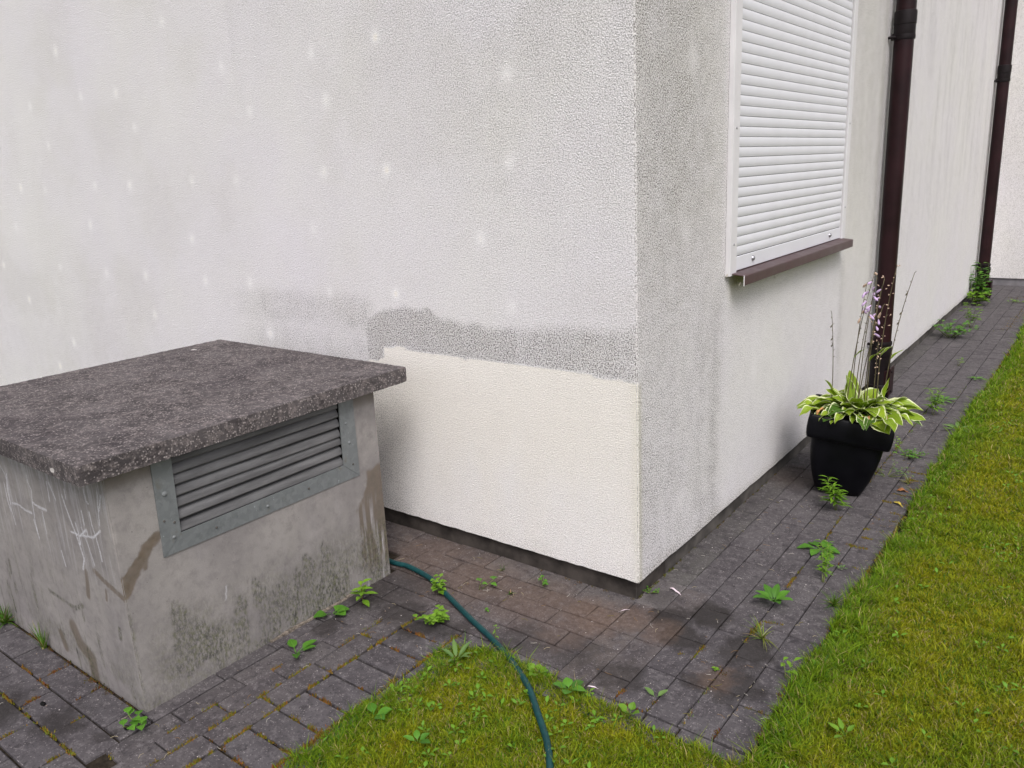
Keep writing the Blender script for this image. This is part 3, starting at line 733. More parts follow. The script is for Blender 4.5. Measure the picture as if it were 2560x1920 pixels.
a1 = adopt(grid('front_wall', bx_ys, bx_zs, posX, maskX, M_conc, None, HOLE, disp=wob))
a2 = adopt(grid('side_wall', np.concatenate([np.arange(BXL, BX-.004, .0042), [BX-.002, BX]]), bx_zs, posL, maskL, M_conc, None, disp=wob))
def mask0(U, Z):
    n = fbm(U*9, Z*9); return .25*sst(Z, .3, .0)*n, .5*sst(Z, .3, .05)*n, 0*n
a3 = adopt(grid('side_wall', np.linspace(BXL, BX, 40), np.linspace(-.02, .765, 30), lambda U, Z, D: (U, 0*U+BY1, Z), mask0, M_conc, None))
a4 = adopt(grid('back_wall', np.linspace(BY0, BY1, 30), np.linspace(-.02, .765, 30), lambda U, Z, D: (0*U+BXL, U, Z), mask0, M_conc, None))
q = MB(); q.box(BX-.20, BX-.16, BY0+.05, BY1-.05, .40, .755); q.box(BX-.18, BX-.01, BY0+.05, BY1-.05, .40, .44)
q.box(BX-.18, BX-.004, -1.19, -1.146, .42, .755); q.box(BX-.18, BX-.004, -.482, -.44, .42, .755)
adopt(q.build('shaft_dark_fill', M_black))  # near-black sheets stand in for the unlit shaft behind the grille
# louvre: frame of flat strips, seven blades, rivets
FX = BX+.0035
lou = thing('louvre_grille', None, None); lou.location = (0, 0, 0)
fr = MB()
Vf = [(-1.198, .450), (-.429, .448), (-.426, .757), (-1.191, .757)]; Vi = [(-1.135, .505), (-.498, .509), (-.492, .757), (-1.128, .757)]
for (a, b) in ((0, 1), (1, 2), (3, 0)):
    quad = [Vf[a], Vf[b], Vi[b], Vi[a]]
    x0, x1 = BX+.0005, FX+(.0 if (a, b) == (0, 1) else .0012)
    fr.add([(x1, y, z) for y, z in quad] + [(x0, y, z) for y, z in quad], [(0, 1, 2, 3), (4, 7, 6, 5), (0, 4, 5, 1), (1, 5, 6, 2), (2, 6, 7, 3), (3, 7, 4, 0)])
fr_o = fr.build('louvre_frame', M_galv); adopt(fr_o)
bpy.data.objects.remove(lou)
zL = [.501, .541, .580, .615, .650, .683, .716, .75]; zR = [.504, .545, .583, .612, .650, .686, .718, .75]
for i in range(7):
    q = MB(); pr = [(-.034, .026), (-.022, .027), (-.010, .0215), (-.003, .011), (-.0015, .002), (-.004, -.001), (-.006, .0015), (-.013, .019), (-.024, .0235), (-.034, .023)]
    Vq = []
    for (y, zb) in ((-1.134, zL[i]), (-.494, zR[i])):
        for (dx, dz) in pr: Vq.append((BX+dx, y, zb+dz*1.2+.004))
    n = len(pr); Fq = [(j, (j+1) % n, n+(j+1) % n, n+j) for j in range(n)] + [tuple(range(n)), tuple(reversed(range(n, 2*n)))]
    q.add(Vq, Fq); o = q.build('louvre_slat', M_slat, smooth=True, auto=40); adopt(o)
for (y, z, rr) in ((-1.158, .50, .0062), (-1.165, .64, .009), (-1.18, .56, .004), (-1.02, .476, .004), (-.83, .476, .0055), (-.66, .478, .004), (-.455, .50, .004), (-.462, .585, .007), (-.47, .66, .005), (-1.15, .545, .004)):
    q = MB(); q.lathe(0, 0, [(0, .0035), (rr*.6, .003), (rr, 0)], 12); o = q.build('rivet', M_plinth if rr < .005 else M_galv, smooth=True, loc=(FX+.001, y, z), rot=(0, PI/2, 0)); adopt(o)
# cover slab: crusty edges
def slab():
    x0, x1, y0, y1, z0, z1 = -2.10, -.882, -1.405, -.187, .754, .810
    nx, ny, nz = 150, 150, 8
    pts = {}; V = []; F = []
    def vid(i, j, k):
        key = (i, j, k)
        if key not in pts:
            x = x0+(x1-x0)*i/nx; y = y0+(y1-y0)*j/ny; z = z0+(z1-z0)*k/nz
            ex = min(i, nx-i)/nx*(x1-x0); ey = min(j, ny-j)/ny*(y1-y0); ez = min(k, nz-k)/nz*(z1-z0)
            nx_ = (1 if i == nx else -1 if i == 0 else 0); ny_ = (1 if j == ny else -1 if j == 0 else 0); nz_ = (1 if k == nz else -1 if k == 0 else 0)
            f = lambda a, b: float(fbm(np.array(a), np.array(b), 4))-.5
            s1 = f(x*75+z*90, y*75+z*70)
            on_edge = (nx_ != 0)+(ny_ != 0)+(nz_ != 0)
            amp = .0032 if (nx_ or ny_) else .0035
            cut = (max(0.0, s1-.12)*.022 if on_edge == 2 else (.0015 if on_edge == 3 else 0))
            V.append((x+nx_*(amp*s1-cut), y+ny_*(amp*s1-cut), z+nz_*(.003*s1 - cut*.8)))
            pts[key] = len(V)-1
        return pts[key]
    for i in range(nx):
        for j in range(ny):
            F.append((vid(i, j, nz), vid(i+1, j, nz), vid(i+1, j+1, nz), vid(i, j+1, nz)))
            F.append((vid(i, j, 0), vid(i, j+1, 0), vid(i+1, j+1, 0), vid(i+1, j, 0)))
    for k in range(nz):
        for i in range(nx):
            F.append((vid(i, 0, k), vid(i+1, 0, k), vid(i+1, 0, k+1), vid(i, 0, k+1))); F.append((vid(i, ny, k), vid(i, ny, k+1), vid(i+1, ny, k+1), vid(i+1, ny, k)))
        for j in range(ny):
            F.append((vid(0, j, k), vid(0, j, k+1), vid(0, j+1, k+1), vid(0, j+1, k))); F.append((vid(nx, j, k), vid(nx, j+1, k), vid(nx, j+1, k+1), vid(nx, j, k+1)))
    q = MB(); q.v = V; q.f = F; q.a = [(0, 0, 0)]*len(V)
    return q.build('cover_slab', M_slab, smooth=True, auto=28)
adopt(slab())

# ------------------------------------------------------------------ batten at the box foot
q = MB()
for i in range(8):
    a = -.89+i*.048
    q.box(-.9245, -.914+rnd.uniform(-.003, .002), a, a+.047, -.004, .009+rnd.uniform(-.004, .002))
tag(q.build('wood_batten', M_wood, bevel=.002), 'weathered pale strip of wood wedged along the foot of the concrete shaft', 'wood strip')

# ------------------------------------------------------------------ garden hose
hp = [(-2.2,-.16,.012),(-1.9,-.19,.012),(-1.5,-.24,.012),(-1.15,-.265,.0125),(-.959,-.270,.0125),(-.884,-.262,.0125),(-.742,-.287,.0125),(-.589,-.352,.0125),(-.417,-.426,.0125),(-.30,-.472,.0125),(-.177,-.530,.0125),(-.044,-.612,.014),(.07,-.712,.015),(.142,-.778,.014),(.208,-.858,.014),(.30,-1.0,.014),(.42,-1.2,.014),(.6,-1.45,.014)]
def catmull(P, n=8):
    out = []
    for i in range(len(P)-1):
        p0, p1, p2, p3 = [Vector(P[max(0, min(len(P)-1, i+k))]) for k in (-1, 0, 1, 2)]
        for s_ in range(n):
            t = s_/n; out.append(.5*((2*p1)+(-p0+p2)*t+(2*p0-5*p1+4*p2-p3)*t*t+(-p0+3*p1-3*p2+p3)*t**3))
    out.append(Vector(P[-1])); return out
hq = MB(); hc = catmull(hp); hq.tube(hc, .0098, 14)
tag(hq.build('garden_hose', M_hose, smooth=True), 'dark green garden hose curving from behind the concrete shaft into the grass', 'hose')

# ------------------------------------------------------------------ plant pot
PC = Vector((.281, 1.413, .008)); PY = math.radians(13)
pot = thing('plant_pot', 'tall square black plastic planter with a thick rolled rim, beside the wall', 'plant pot', PC)
pot.rotation_euler = (Matrix.Rotation(PY, 3, 'Z') @ Matrix.Rotation(math.radians(7), 3, 'Y')).to_euler()
def sq_ring(h, r, z, ox=0, oy=0, n=6):
    out = []
    for (sx, sy, a0) in ((1, 1, 0), (-1, 1, PI/2), (-1, -1, PI), (1, -1, 1.5*PI)):
        for i in range(n):
            a = a0+PI/2*i/(n-1); out.append((ox+sx*(h-r)+r*math.cos(a), oy+sy*(h-r)+r*math.sin(a), z))
    return out
def loft(rings, caps=(False, False)):
    q = MB(); n = len(rings[0]); V = [p for r in rings for p in r]
    F = [(i*n+j, i*n+(j+1) % n, (i+1)*n+(j+1) % n, (i+1)*n+j) for i in range(len(rings)-1) for j in range(n)]
    if caps[0]: F.append(tuple(reversed(range(n))))
    if caps[1]: F.append(tuple(range((len(rings)-1)*n, len(rings)*n)))
    return q.add(V, F)
prof = [(.094, .0), (.100, .004), (.112, .04), (.127, .09), (.140, .15), (.148, .21), (.153, .27), (.156, .32)]
def ox(z): return 0.0
rings = [sq_ring(h, .035 if z < .2 else .03, z, ox(z)) for h, z in prof]
loft(rings, (True, False)).build('pot_body', M_pot, pot, True)
rp = [(.154, .268), (.166, .265), (.172, .269), (.176, .285), (.178, .315), (.1775, .345), (.175, .366), (.171, .375), (.1665, .3755), (.161, .372), (.157, .33)]
loft([sq_ring(h, .012, z, ox(z)) for h, z in rp]).build('rim', M_pot, pot, True)
loft([sq_ring(.157, .02, .345, ox(.345)), sq_ring(.002, .0005, .352, ox(.345))]).build('potting_soil', M_soil, pot, True)

# ------------------------------------------------------------------ leaves
def leaf_geo(L, Wd, a0, a1, fold=.25, nseg=9, shape=(0.55, 1.0), wave=0.0, serr=0, pet=0.0, cols=5, rv=0.5, twist=0.0, wr=None):
    """leaf growing from the origin along +X; a0/a1 pitch at base/tip; returns verts, faces, (across, along, rand)"""
    wr = wr or rnd
    ph = wr.uniform(0, 6.28)
    V = []; A = []; F = []
    x = z = 0.0; step = L/nseg
    us = np.linspace(-1, 1, cols)
    for i in range(nseg+1):
        v = i/nseg; ang = a0+(a1-a0)*v
        if i: x += step*math.cos(ang); z += step*math.sin(ang)
        vb = max(0.0, (v-pet)/(1-pet)) if pet < 1 else 0
        w = Wd/2*(math.sin(PI*vb**shape[0])**shape[1]) if vb > 0 else Wd*.045
        w = max(w, Wd*.04 if v < 1 else 0.0004)
        if serr and 0 < vb < 1: w *= 1-.22*((i % 2))*serr
        tw = twist*v
        for u in us:
            up = fold*w*abs(u)*1.2 + wave*Wd*math.sin(v*11+ph+(1.5 if u > 0 else 0))*abs(u)**2*math.sin(PI*v)
            cu, su = math.cos(tw), math.sin(tw)
            yy = u*w*cu - up*su*(1 if u > 0 else -1); uz = up*cu + u*w*su
            V.append((x - uz*math.sin(ang), yy, z + uz*math.cos(ang)))
            A.append((abs(u), v, rv))
    for i in range(nseg):
        for j in range(cols-1):
            k = i*cols+j; F.append((k, k+cols, k+cols+1, k+1))
    return V, F, A
def leaf_obj(name, mat, par, loc, head, **kw):
    V, F, A = leaf_geo(rv=rnd.random(), **kw); q = MB(); q.add(V, F, A)
    return q.build(name, mat, par, True, 'leafuv', loc=loc, rot=(0, 0, head))
def rot_add(q, V, F, A, head, loc, roll=0):
    c, s_ = math.cos(head), math.sin(head)
    q.add([(loc[0]+x*c-y*s_, loc[1]+x*s_+y*c, loc[2]+z) for x, y, z in V], F, A)

# ------------------------------------------------------------------ hosta
hosta = thing('hosta_plant', 'yellow-green hosta with cream leaf edges and fading lilac flower stalks growing in the pot', 'hosta', (.338, 1.432, .352))
hr = random.Random(3)
def hosta_leaf(rad, head, L, a0, a1, z, dark=False, w=None, wave=.10):
    x = rad*math.cos(head); y = rad*math.sin(head)
    global rnd
    old = rnd; rnd = hr
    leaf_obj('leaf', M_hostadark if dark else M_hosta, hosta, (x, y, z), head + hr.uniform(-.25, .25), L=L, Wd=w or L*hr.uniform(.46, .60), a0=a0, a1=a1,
             fold=hr.uniform(.1, .4), nseg=12, shape=(.68, .78), wave=wave, pet=.14, cols=7, twist=hr.uniform(-.5, .5))
    rnd = old
for i in range(24):   # outer drooping ring
    h = i*2*PI/24 + hr.uniform(-.1, .1)
    toward = math.cos(h)  # +X side reaches further over the path
    L = .185 + .05*max(0, toward) + .02*hr.random() + (.03 if math.cos(h-PI) > .8 else 0)
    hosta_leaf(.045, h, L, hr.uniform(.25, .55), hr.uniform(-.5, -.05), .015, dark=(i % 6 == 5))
for i in range(18):
    h = i*2*PI/18 + hr.uniform(-.15, .15)
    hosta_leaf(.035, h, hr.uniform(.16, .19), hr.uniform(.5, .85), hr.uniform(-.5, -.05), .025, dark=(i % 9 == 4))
for i in range(13):
    h = i*2*PI/13 + hr.uniform(-.2, .2)
    hosta_leaf(.025, h, hr.uniform(.11, .15), hr.uniform(.8, 1.15), hr.uniform(-.1, .5), .03)
for h, L, a0, a1, rad in ((2.6, .16, 1.35, 1.0, .02), (2.2, .17, 1.4, 1.2, .05), (PI, .15, 1.2, .9, .07), (.2, .13, 1.2, .8, .06)):
    hosta_leaf(rad, h, L, a0, a1, .03)
for (x, y, h) in ((.00, -.15, -1.9), (.06, -.165, -1.2), (.11, -.17, -1.6), (-.06, -.14, -2.0), (-.12, -.12, -2.4), (.15, -.15, -.9), (.03, -.12, -1.5), (-.15, -.08, -2.9), (.17, -.08, -.3), (.16, .0, .1)):
    hosta_leaf(0, h, .10, .5, -.9, .045) if False else leaf_obj('leaf', M_hostadark if (x in (.06, .11)) else M_hosta, hosta, (x, y, .045), h, L=hr.uniform(.09, .12), Wd=hr.uniform(.045, .06), a0=.35, a1=-.7,
             fold=.4, nseg=12, shape=(.72, .85), wave=.16, pet=.08, cols=7, twist=hr.uniform(-.6, .6))
HX, HY, HZ = .338, 1.432, .352
stalks = [((.228, .438), (.202, .821), .012, 0), ((.295, .52), (.362, 1.002), -.02, 1), ((.304, .543), (.334, .952), -.015, 1), ((.324, .50), (.375, .921), -.02, 1), ((.341, .50), (.393, .991), -.02, 2),
          ((.412, .463), (.463, 1.042), -.03, 3), ((.482, .60), (.534, 1.014), -.03, 0), ((.375, .42), (.415, .98), -.03, 3), ((.33, .43), (.41, .86), -.02, 2), ((.395, .42), (.412, .70), .0, 4), ((.36, .45), (.395, .93), -.02, 1)]
for si, ((xb, zb), (xt, zt), bow, kind) in enumerate(stalks):
    yb = 1.45+hr.uniform(-.03, .03) - HY; yt = 1.45+hr.uniform(-.05, .04) - HY
    if si == 6: xb, zb = .44, .40
    P0 = Vector((xb-HX, yb, min(zb, .39)-HZ)); P2 = Vector((xt-HX, yt, zt-HZ)); P1 = (P0+P2)/2 + Vector((bow, 0, .02))
    pts = [(1-t)**2*P0 + 2*t*(1-t)*P1 + t*t*P2 for t in [k_/14 for k_ in range(15)]]
    q = MB(); q.tube(pts, [.0026-.0013*k_/14 for k_ in range(15)], 6)
    for k_ in range(7, 15):    # nodes left by fallen flowers
        a = hr.uniform(0, 6.28); p = pts[k_]
        q.tube([p, p+Vector((.007*math.cos(a), .007*math.sin(a), .006))], .0012, 5)
    st = q.build('flower_stalk', M_stalk, hosta, True)
    def blob(p, d, L, w, mat, nm):
        d = Vector(d).normalized(); qq = MB(); qq.tube([p, p+d*L*.3, p+d*L*.7, p+d*L], [w*.25, w*.7, w, w*.25], 7); qq.build(nm, mat, st, True)
    if kind in (1, 2):
        for k_ in range(10, 15):
            if hr.random() < .75: blob(pts[k_], (hr.uniform(-1, 1), hr.uniform(-1, 1), -.7), hr.uniform(.020, .036), .0058, M_petal if hr.random() < .7 else M_dryhusk, 'flower')
    if kind in (3, 4):
        for k_ in range(7, 15):
            for _ in range(2): blob(pts[k_]+Vector((hr.uniform(-.014, .014), hr.uniform(-.01, .01), hr.uniform(-.01, .01))), (hr.uniform(-1, 1), hr.uniform(-1, 1), hr.uniform(-.2, .8)), hr.uniform(.007, .013), .0024, M_dryhusk, 'dry_flower')
    if kind == 0:
        for k_ in (9, 10, 12): blob(pts[k_], (-.6, .2, -1), .018, .003, M_stalk, 'seed_pod')
    if si in (1, 5, 7, 9, 6):
        p = pts[5 if si != 9 else 11]; kk = hr.uniform(-.6, .6)
        V, F, A = leaf_geo(.075, .028, 1.1, .5, .3, 8, (.7, .9), .08, cols=5); qq = MB(); rot_add(qq, V, F, A, kk, p); qq.build('leaf', M_hosta, hosta, True, 'leafuv')
M_brownleaf = mat_flat('browned_hosta_leaf', (.42, .22, .09), .8, .2, .4, 50)
for (x_, y_, h_) in ((.075, -.160, -1.0), (-.10, -.13, -2.2), (.12, -.10, -.6)):
    leaf_obj('leaf', M_brownleaf, hosta, (x_, y_, .050), h_, L=.055, Wd=.026, a0=.3, a1=-1.0, fold=.6, nseg=9, wave=.25)
V, F, A = leaf_geo(.13, .04, 1.5, 1.35, .3, 10, (.7, .9), .08, pet=.25, cols=5); qq = MB(); rot_add(qq, V, F, A, -.3, (.475-HX-.02, -.03, .43-HZ)); qq.build('leaf', M_hosta, hosta, True, 'leafuv')

# ------------------------------------------------------------------ weeds
wr = random.Random(21)
def rosette(name, label, cat, x, y, n, L, Wd, mat, a0=.35, a1=-.2, pet=.25, serr=0, heads=None, Lj=.25, z=0.0, shape=(.7, .8), fold=.2):
    t = thing(name, label, cat, (x, y, z))
    for i in range(n):
        h = heads[i] if heads else i*2*PI/n + wr.uniform(-.25, .25)
        leaf_obj('leaf', mat, t, (.004*math.cos(h), .004*math.sin(h), .003), h, L=L*wr.uniform(1-Lj, 1+Lj*.4), Wd=Wd*wr.uniform(.85, 1.15), a0=a0+wr.uniform(-.1, .15), a1=a1+wr.uniform(-.15, .15),
                 fold=fold, nseg=10 if serr else 8, shape=shape, serr=serr, pet=pet, cols=5, wave=.05)
    return t
def leafy(name, label, cat, x, y, H, n, L, Wd, mat, lean=(0, 0), stems=1, spread=.0, pet=.15, whorl=1, z=0.0, shape=(.7, .9), stem_mat=None):
    """upright stem(s) with small leaves: one stem part, leaves joined as one foliage part"""
    t = thing(name, label, cat, (x, y, z)); sq = MB(); lq = MB()
    for s_ in range(stems):
        a = wr.uniform(0, 6.28); d = spread*wr.uniform(.3, 1)
        hh = H*wr.uniform(.6, 1.0) if stems > 1 else H
        top = Vector((lean[0]+d*math.cos(a), lean[1]+d*math.sin(a), hh))
        base = Vector((top.x*.15, top.y*.15, 0)); mid = (base+top)/2+Vector((wr.uniform(-.1, .1)*hh, wr.uniform(-.1, .1)*hh, .05*hh))
        pts = [(1-q_)**2*base+2*q_*(1-q_)*mid+q_*q_*top for q_ in [k_/8 for k_ in range(9)]]
        sq.tube(pts, [.0016-.0009*k_/8 for k_ in range(9)], 5)
        m = max(2, n//stems)
        for i in range(m):
            f = .25+.75*(i+1)/m; p = pts[min(8, int(f*8))]
            for w_ in range(whorl):
                h = i*2.4+w_*2*PI/whorl+wr.uniform(-.4, .4); sc = (1.15-.5*f if i < m-1 else .8)
                V, F, A = leaf_geo(L*sc*wr.uniform(.8, 1.2), Wd*sc, wr.uniform(.1, .7), wr.uniform(-.4, .1), .25, 5, shape, 0, pet=pet, cols=3, rv=wr.random(), wr=wr)
                rot_add(lq, V, F, A, h, p)
    sq.build('stem', stem_mat or M_stem, t, True); lq.build('foliage', mat, t, True, 'leafuv')
    return t
def tuft(name, label, cat, x, y, n, L, colr, spread=.9, z=0.0, wdt=.0025, leanx=0, leany=0):
    q = MB()
    for i in range(n):
        h = wr.uniform(0, 6.28); a = wr.uniform(.25, 1.45) if spread > .5 else wr.uniform(.9, 1.5)
        l = L*wr.uniform(.5, 1.1); c = tuple(k_*wr.uniform(.7, 1.2) for k_ in (colr if wr.random() < .85 else (.42, .36, .16)))
        px, py, pz = wr.uniform(-.006, .006), wr.uniform(-.006, .006), 0
        V = []; x_ = 0; z_ = 0
        for k_ in range(5):
            w = wdt*(1-k_/4.2); ang = a-(k_/4)*.9*spread
            V += [(x_, -w, z_), (x_, w, z_)]; x_ += l/4*math.cos(ang); z_ += l/4*math.sin(ang)
        F = [(2*k_, 2*k_+2, 2*k_+3, 2*k_+1) for k_ in range(4)]
        c_, s_ = math.cos(h), math.sin(h)
        q.add([(px+X_*c_-Y_*s_+leanx*Z_, py+X_*s_+Y_*c_+leany*Z_, max(.001, Z_)) for X_, Y_, Z_ in V], F, [c]*len(V))
    o = q.build(name, M_grass, None, False, 'tint', loc=(x, y, z)); tag(o, label, cat); return o
GC = (.10, .20, .02)
rosette('broadleaf_weed', 'dark green weed rosette with broad leaves on the path in front of the pot', 'weed', .405, .735, 6, .092, .046, M_weed, .30, -.35, .25, .5, heads=[.1, 1.2, 2.3, 3.5, 4.6, 5.5])
rosette('broadleaf_weed', 'upright green weed with pointed leaves in the path joint beside the house corner', 'weed', .392, .255, 8, .085, .030, M_weed, .85, .1, .2, 0, heads=[1.7, .9, 2.4, 3.3, 4.9, -.3, -.9, 4.1])
leafy('feathery_weed', 'bright feathery weed growing right against the front of the black pot', 'weed', .352, 1.150, .150, 42, .060, .013, M_lime, (-.02, -.02), 3, .04, .1, 2)
leafy('feathery_weed', 'tall thin trailing weed between the two rosettes on the path', 'weed', .495, .47, .12, 40, .032, .008, M_lime, (-.02, .10), 3, .03, .1, 2)
leafy('feathery_weed', 'tall narrow-leaved weed on the path further on, right of the pot', 'weed', .435, 2.78, .19, 40, .060, .014, M_lime, (-.01, .05), 3, .05, .1, 2)
tuft('grass_tuft', 'spiky green grass tuft at the lawn edge beside the path', 'grass tuft', .572, .345, 46, .075, GC, .9)
tuft('grass_tuft', 'splayed yellow-green grass tuft lying in the path joint near the house corner', 'grass tuft', .440, .020, 30, .085, (.20, .24, .04), .95)
rosette('seedling', 'small two-leaved seedling in the paving joint by the front lawn', 'seedling', .294, -.440, 2, .045, .019, M_pale, .5, .1, .15, 0, heads=[2.9, 1.0])
leafy('lime_seedling', 'small lime green seedling in the joint beside the dark stained paver', 'seedling', .384, -.225, .012, 6, .018, .013, M_lime, (0, 0), 1)
leafy('yellowing_weed', 'yellowish weed at the right edge of the path near the lawn', 'weed', .572, -.145, .06, 8, .032, .016, M_lime, (.0, .02), 2, .02)
rosette('thin_weed', 'tiny pale weed by the lawn edge, beside the long path', 'weed', .52, .62, 6, .022, .007, M_pale, .6, .1, .2)
leafy('hose_weed', 'bushy lime weed with round leaves growing against the hose', 'weed', -.522, -.470, .050, 60, .034, .023, M_lime, (-.01, -.03), 6, .075, .2, 1)
leafy('hose_weed', 'upright lime weed leaning over the near side of the hose', 'weed', -.650, -.340, .085, 26, .036, .022, M_lime, (.01, .005), 3, .022, .2, 1)
leafy('forked_weed', 'green two-leaved weed on the wall side of the hose', 'weed', -.545, -.235, .05, 6, .040, .024, M_weed, (.04, .02), 2, .04, .2, 1)
leafy('red_stemmed_seedling', 'lime seedling with a red lower stem by the corner of the concrete shaft', 'seedling', -.835, -.548, .085, 12, .060, .024, M_lime, (.0, .0), 1, 0, .15, 1, stem_mat=mat_flat('red_stem', (.16, .05, .03), .6))
rosette('round_leaved_weed', 'flat green weed with three large round leaves at the foot of the concrete shaft', 'weed', -.880, -.655, 4, .062, .044, M_weed, .4, -.1, .25, 0, heads=[4.4, .8, 1.6, .2])
rosette('dandelion', 'green dandelion with one long leaf on the paving beside the concrete shaft', 'dandelion', -.790, -.885, 4, .085, .030, M_weed, .55, .05, .3, .35, heads=[1.35, 2.75, -.6, .9])
leafy('corner_weed', 'low broad-leaved weed at the near bottom corner of the concrete shaft', 'weed', -.885, -1.378, .035, 13, .044, .030, M_weed, (.0, -.005), 5, .045, .25, 1)
tuft('grass_tuft', 'grass tuft at the far left foot of the concrete shaft', 'grass tuft', -1.86, -1.355, 70, .10, GC, .6)
tuft('grass_tuft', 'narrow grass tuft at the foot of the scratched side of the concrete shaft', 'grass tuft', -1.56, -1.348, 34, .095, GC, .3, leanx=-.2)
leafy('small_leafy_weed', 'dark small-leaved weed in the joint near the gable plinth', 'weed', -.355, -.085, .03, 9, .022, .015, M_weed, (.0, .0), 3, .03)
tuft('grass_tuft', 'tiny dark grass tuft in the joint between hose and gable wall', 'grass tuft', -.425, -.195, 16, .025, (.06, .13, .02), .9)
tuft('grass_tuft', 'wiry sprig of grass close against the gable plinth', 'grass tuft', -.56, -.07, 14, .05, (.10, .15, .04), .9, wdt=.0012)
leafy('tiny_clover', 'tiny clover speck on the paving right of the hose', 'clover', -.425, -.335, .008, 5, .012, .010, M_weed, (0, 0), 1)
leafy('tiny_clover', 'small green clump in the joint at the house corner', 'clover', .000, .085, .014, 22, .012, .010, M_weed, (0, 0), 8, .035)
leafy('thin_shoot', 'thin green shoot standing against the hose where it enters the grass', 'shoot', -.275, -.478, .075, 6, .022, .007, M_lime, (.01, .0), 1)
rosette('plantain', 'grey-green ribwort plantain at the upper corner of the front lawn', 'plantain', -.315, -.625, 6, .080, .015, M_pale, .95, .25, .15, 0, heads=[2.4, 1.5, .5, -.1, 3.3, -1.2], z=.0)
rosette('broad_plantain', 'large flat broad-leaved plantain at the left edge of the front lawn', 'plantain', -.320, -.975, 3, .056, .034, M_weed, .35, .0, .2, 0, heads=[2.6, .9, -.1, 4.2], z=.018)
rosette('round_leaved_rosette', 'bright round-leaved rosette right of the hose at the lawn edge', 'weed', -.055, -.548, 7, .038, .023, M_lime, .6, .1, .25, 0, z=.012)
rosette('round_leaved_rosette', 'pair of bright round leaves standing at the lawn edge below the paving', 'weed', .275, -.560, 4, .042, .026, M_lime, .9, .4, .25, 0, z=.012)
rosette('broad_plantain', 'broad green plantain among the grass in the middle of the front lawn', 'plantain', .075, -.565, 5, .048, .030, M_weed, .5, .1, .2, 0, z=.015)
rosette('broad_plantain', 'dark green plantain near the bottom left of the front lawn', 'plantain', -.140, -.985, 4, .042, .020, M_weed, .7, .1, .2, 0, heads=[1.2, 2.4, 3.6, .1], z=.018)
rosette('lime_plantain', 'small lime plantain in the right-hand lawn near the bottom edge', 'plantain', .79, -.33, 4, .050, .015, M_lime, .5, .15, .25, 0, heads=[2.2, 2.9, 1.2, 4.4], z=.02)
leafy('pot_weed', 'low clover-like weed spreading just behind the black pot', 'weed', .47, 1.98, .035, 60, .022, .018, M_weed, (0, 0), 18, .10)
leafy('pot_shoot', 'single leafy shoot rising behind the right side of the black pot', 'weed', .405, 2.03, .10, 14, .025, .014, M_lime, (0, 0), 2, .015)
leafy('path_creeper', 'yellowing creeper trailing from behind the pot along a paving joint', 'creeper', .44, 1.66, .04, 34, .030, .010, M_pale, (.0, .05), 9, .12)
tuft('grass_tuft', 'dried yellow grass tuft on the path right of the pot', 'grass tuft', .545, 1.62, 26, .06, (.26, .24, .05), .9)
rosette('path_rosette', 'flat spiky rosette on the path level with the nearer drainpipe', 'weed', .432, 3.12, 10, .085, .018, M_weed, .35, -.1, .2, .4)
rosette('path_rosette', 'flat weed with long leaves at the lawn edge beyond the pot', 'weed', .60, 2.55, 8, .10, .022, M_pale, .4, -.1, .2, .4)
rosette('path_rosette', 'small flat weed close to the lawn edge beyond the drainpipe', 'weed', .53, 3.76, 7, .07, .018, M_weed, .3, -.1, .2)
leafy('path_seedling', 'small weed in the path joint halfway along the wall', 'weed', .36, 4.1, .05, 8, .035, .016, M_lime, (0, 0), 3, .04)
leafy('wall_weed', 'low spreading weed at the wall foot between the two drainpipes', 'weed', .14, 5.1, .13, 120, .055, .036, M_weed, (.02, 0), 26, .19)
leafy('wall_weed', 'taller lime sprig behind the low spreading weed at the wall foot', 'weed', .22, 5.6, .22, 40, .055, .036, M_lime, (.03, 0), 8, .10)
leafy('bushy_weed', 'bushy green weed at the foot of the further drainpipe', 'weed', .06, 6.98, .42, 110, .085, .055, M_weed, (.0, .0), 20, .13)
leafy('bushy_weed', 'yellow-green lower growth beside the bushy weed by the further drainpipe', 'weed', .10, 6.78, .16, 60, .075, .050, M_lime, (.0, .0), 14, .14)
leafy('far_path_weed', 'small green patch of weed on the path near the far wall', 'weed', .42, 7.1, .02, 14, .04, .03, M_lime, (.0, .0), 6, .10)

# ------------------------------------------------------------------ fallen bits
def petal(x, y, h, L=.05, label='', mat=None, z=.002, nm='fallen_petal', cat='petal', w=.010):
    V, F, A = leaf_geo(L, w, .25, -.3, .5, 7, (.6, .8), .2, cols=5, wr=wr); q = MB(); q.add(V, F, A)
    o = q.build(nm, mat or M_whitepetal, None, True, 'leafuv', loc=(x, y, z), rot=(0, 0, h)); tag(o, label, cat)
petal(.045, .150, -.35, .060, 'long pale pink fallen petal on the paving by the house corner')
petal(-.003, -.058, -2.3, .045, 'thin white dry stem lying in the joint below the house corner', nm='straw', cat='straw', w=.003)
petal(.10, -.505, .3, .035, 'white scrap of dry leaf at the front lawn edge', nm='dry_scrap', cat='leaf', w=.006)
petal(.635, -.405, 1.9, .045, 'pale straw stalk at the corner where path and lawn meet', nm='straw', cat='straw', w=.004, z=.01)
petal(.52, 1.50, .2, .05, 'curled orange-brown dead leaf on the path right of the pot', mat=mat_flat('dead_leaf', (.30, .13, .05), .8, .2, .3, 50), nm='dead_leaf', cat='leaf', w=.025)
petal(.535, 1.36, -.6, .06, 'yellow dead leaf on the path beside the lawn', mat=mat_flat('yellow_leaf', (.42, .33, .06), .8, .2, .3, 50), nm='dead_leaf', cat='leaf', w=.018)
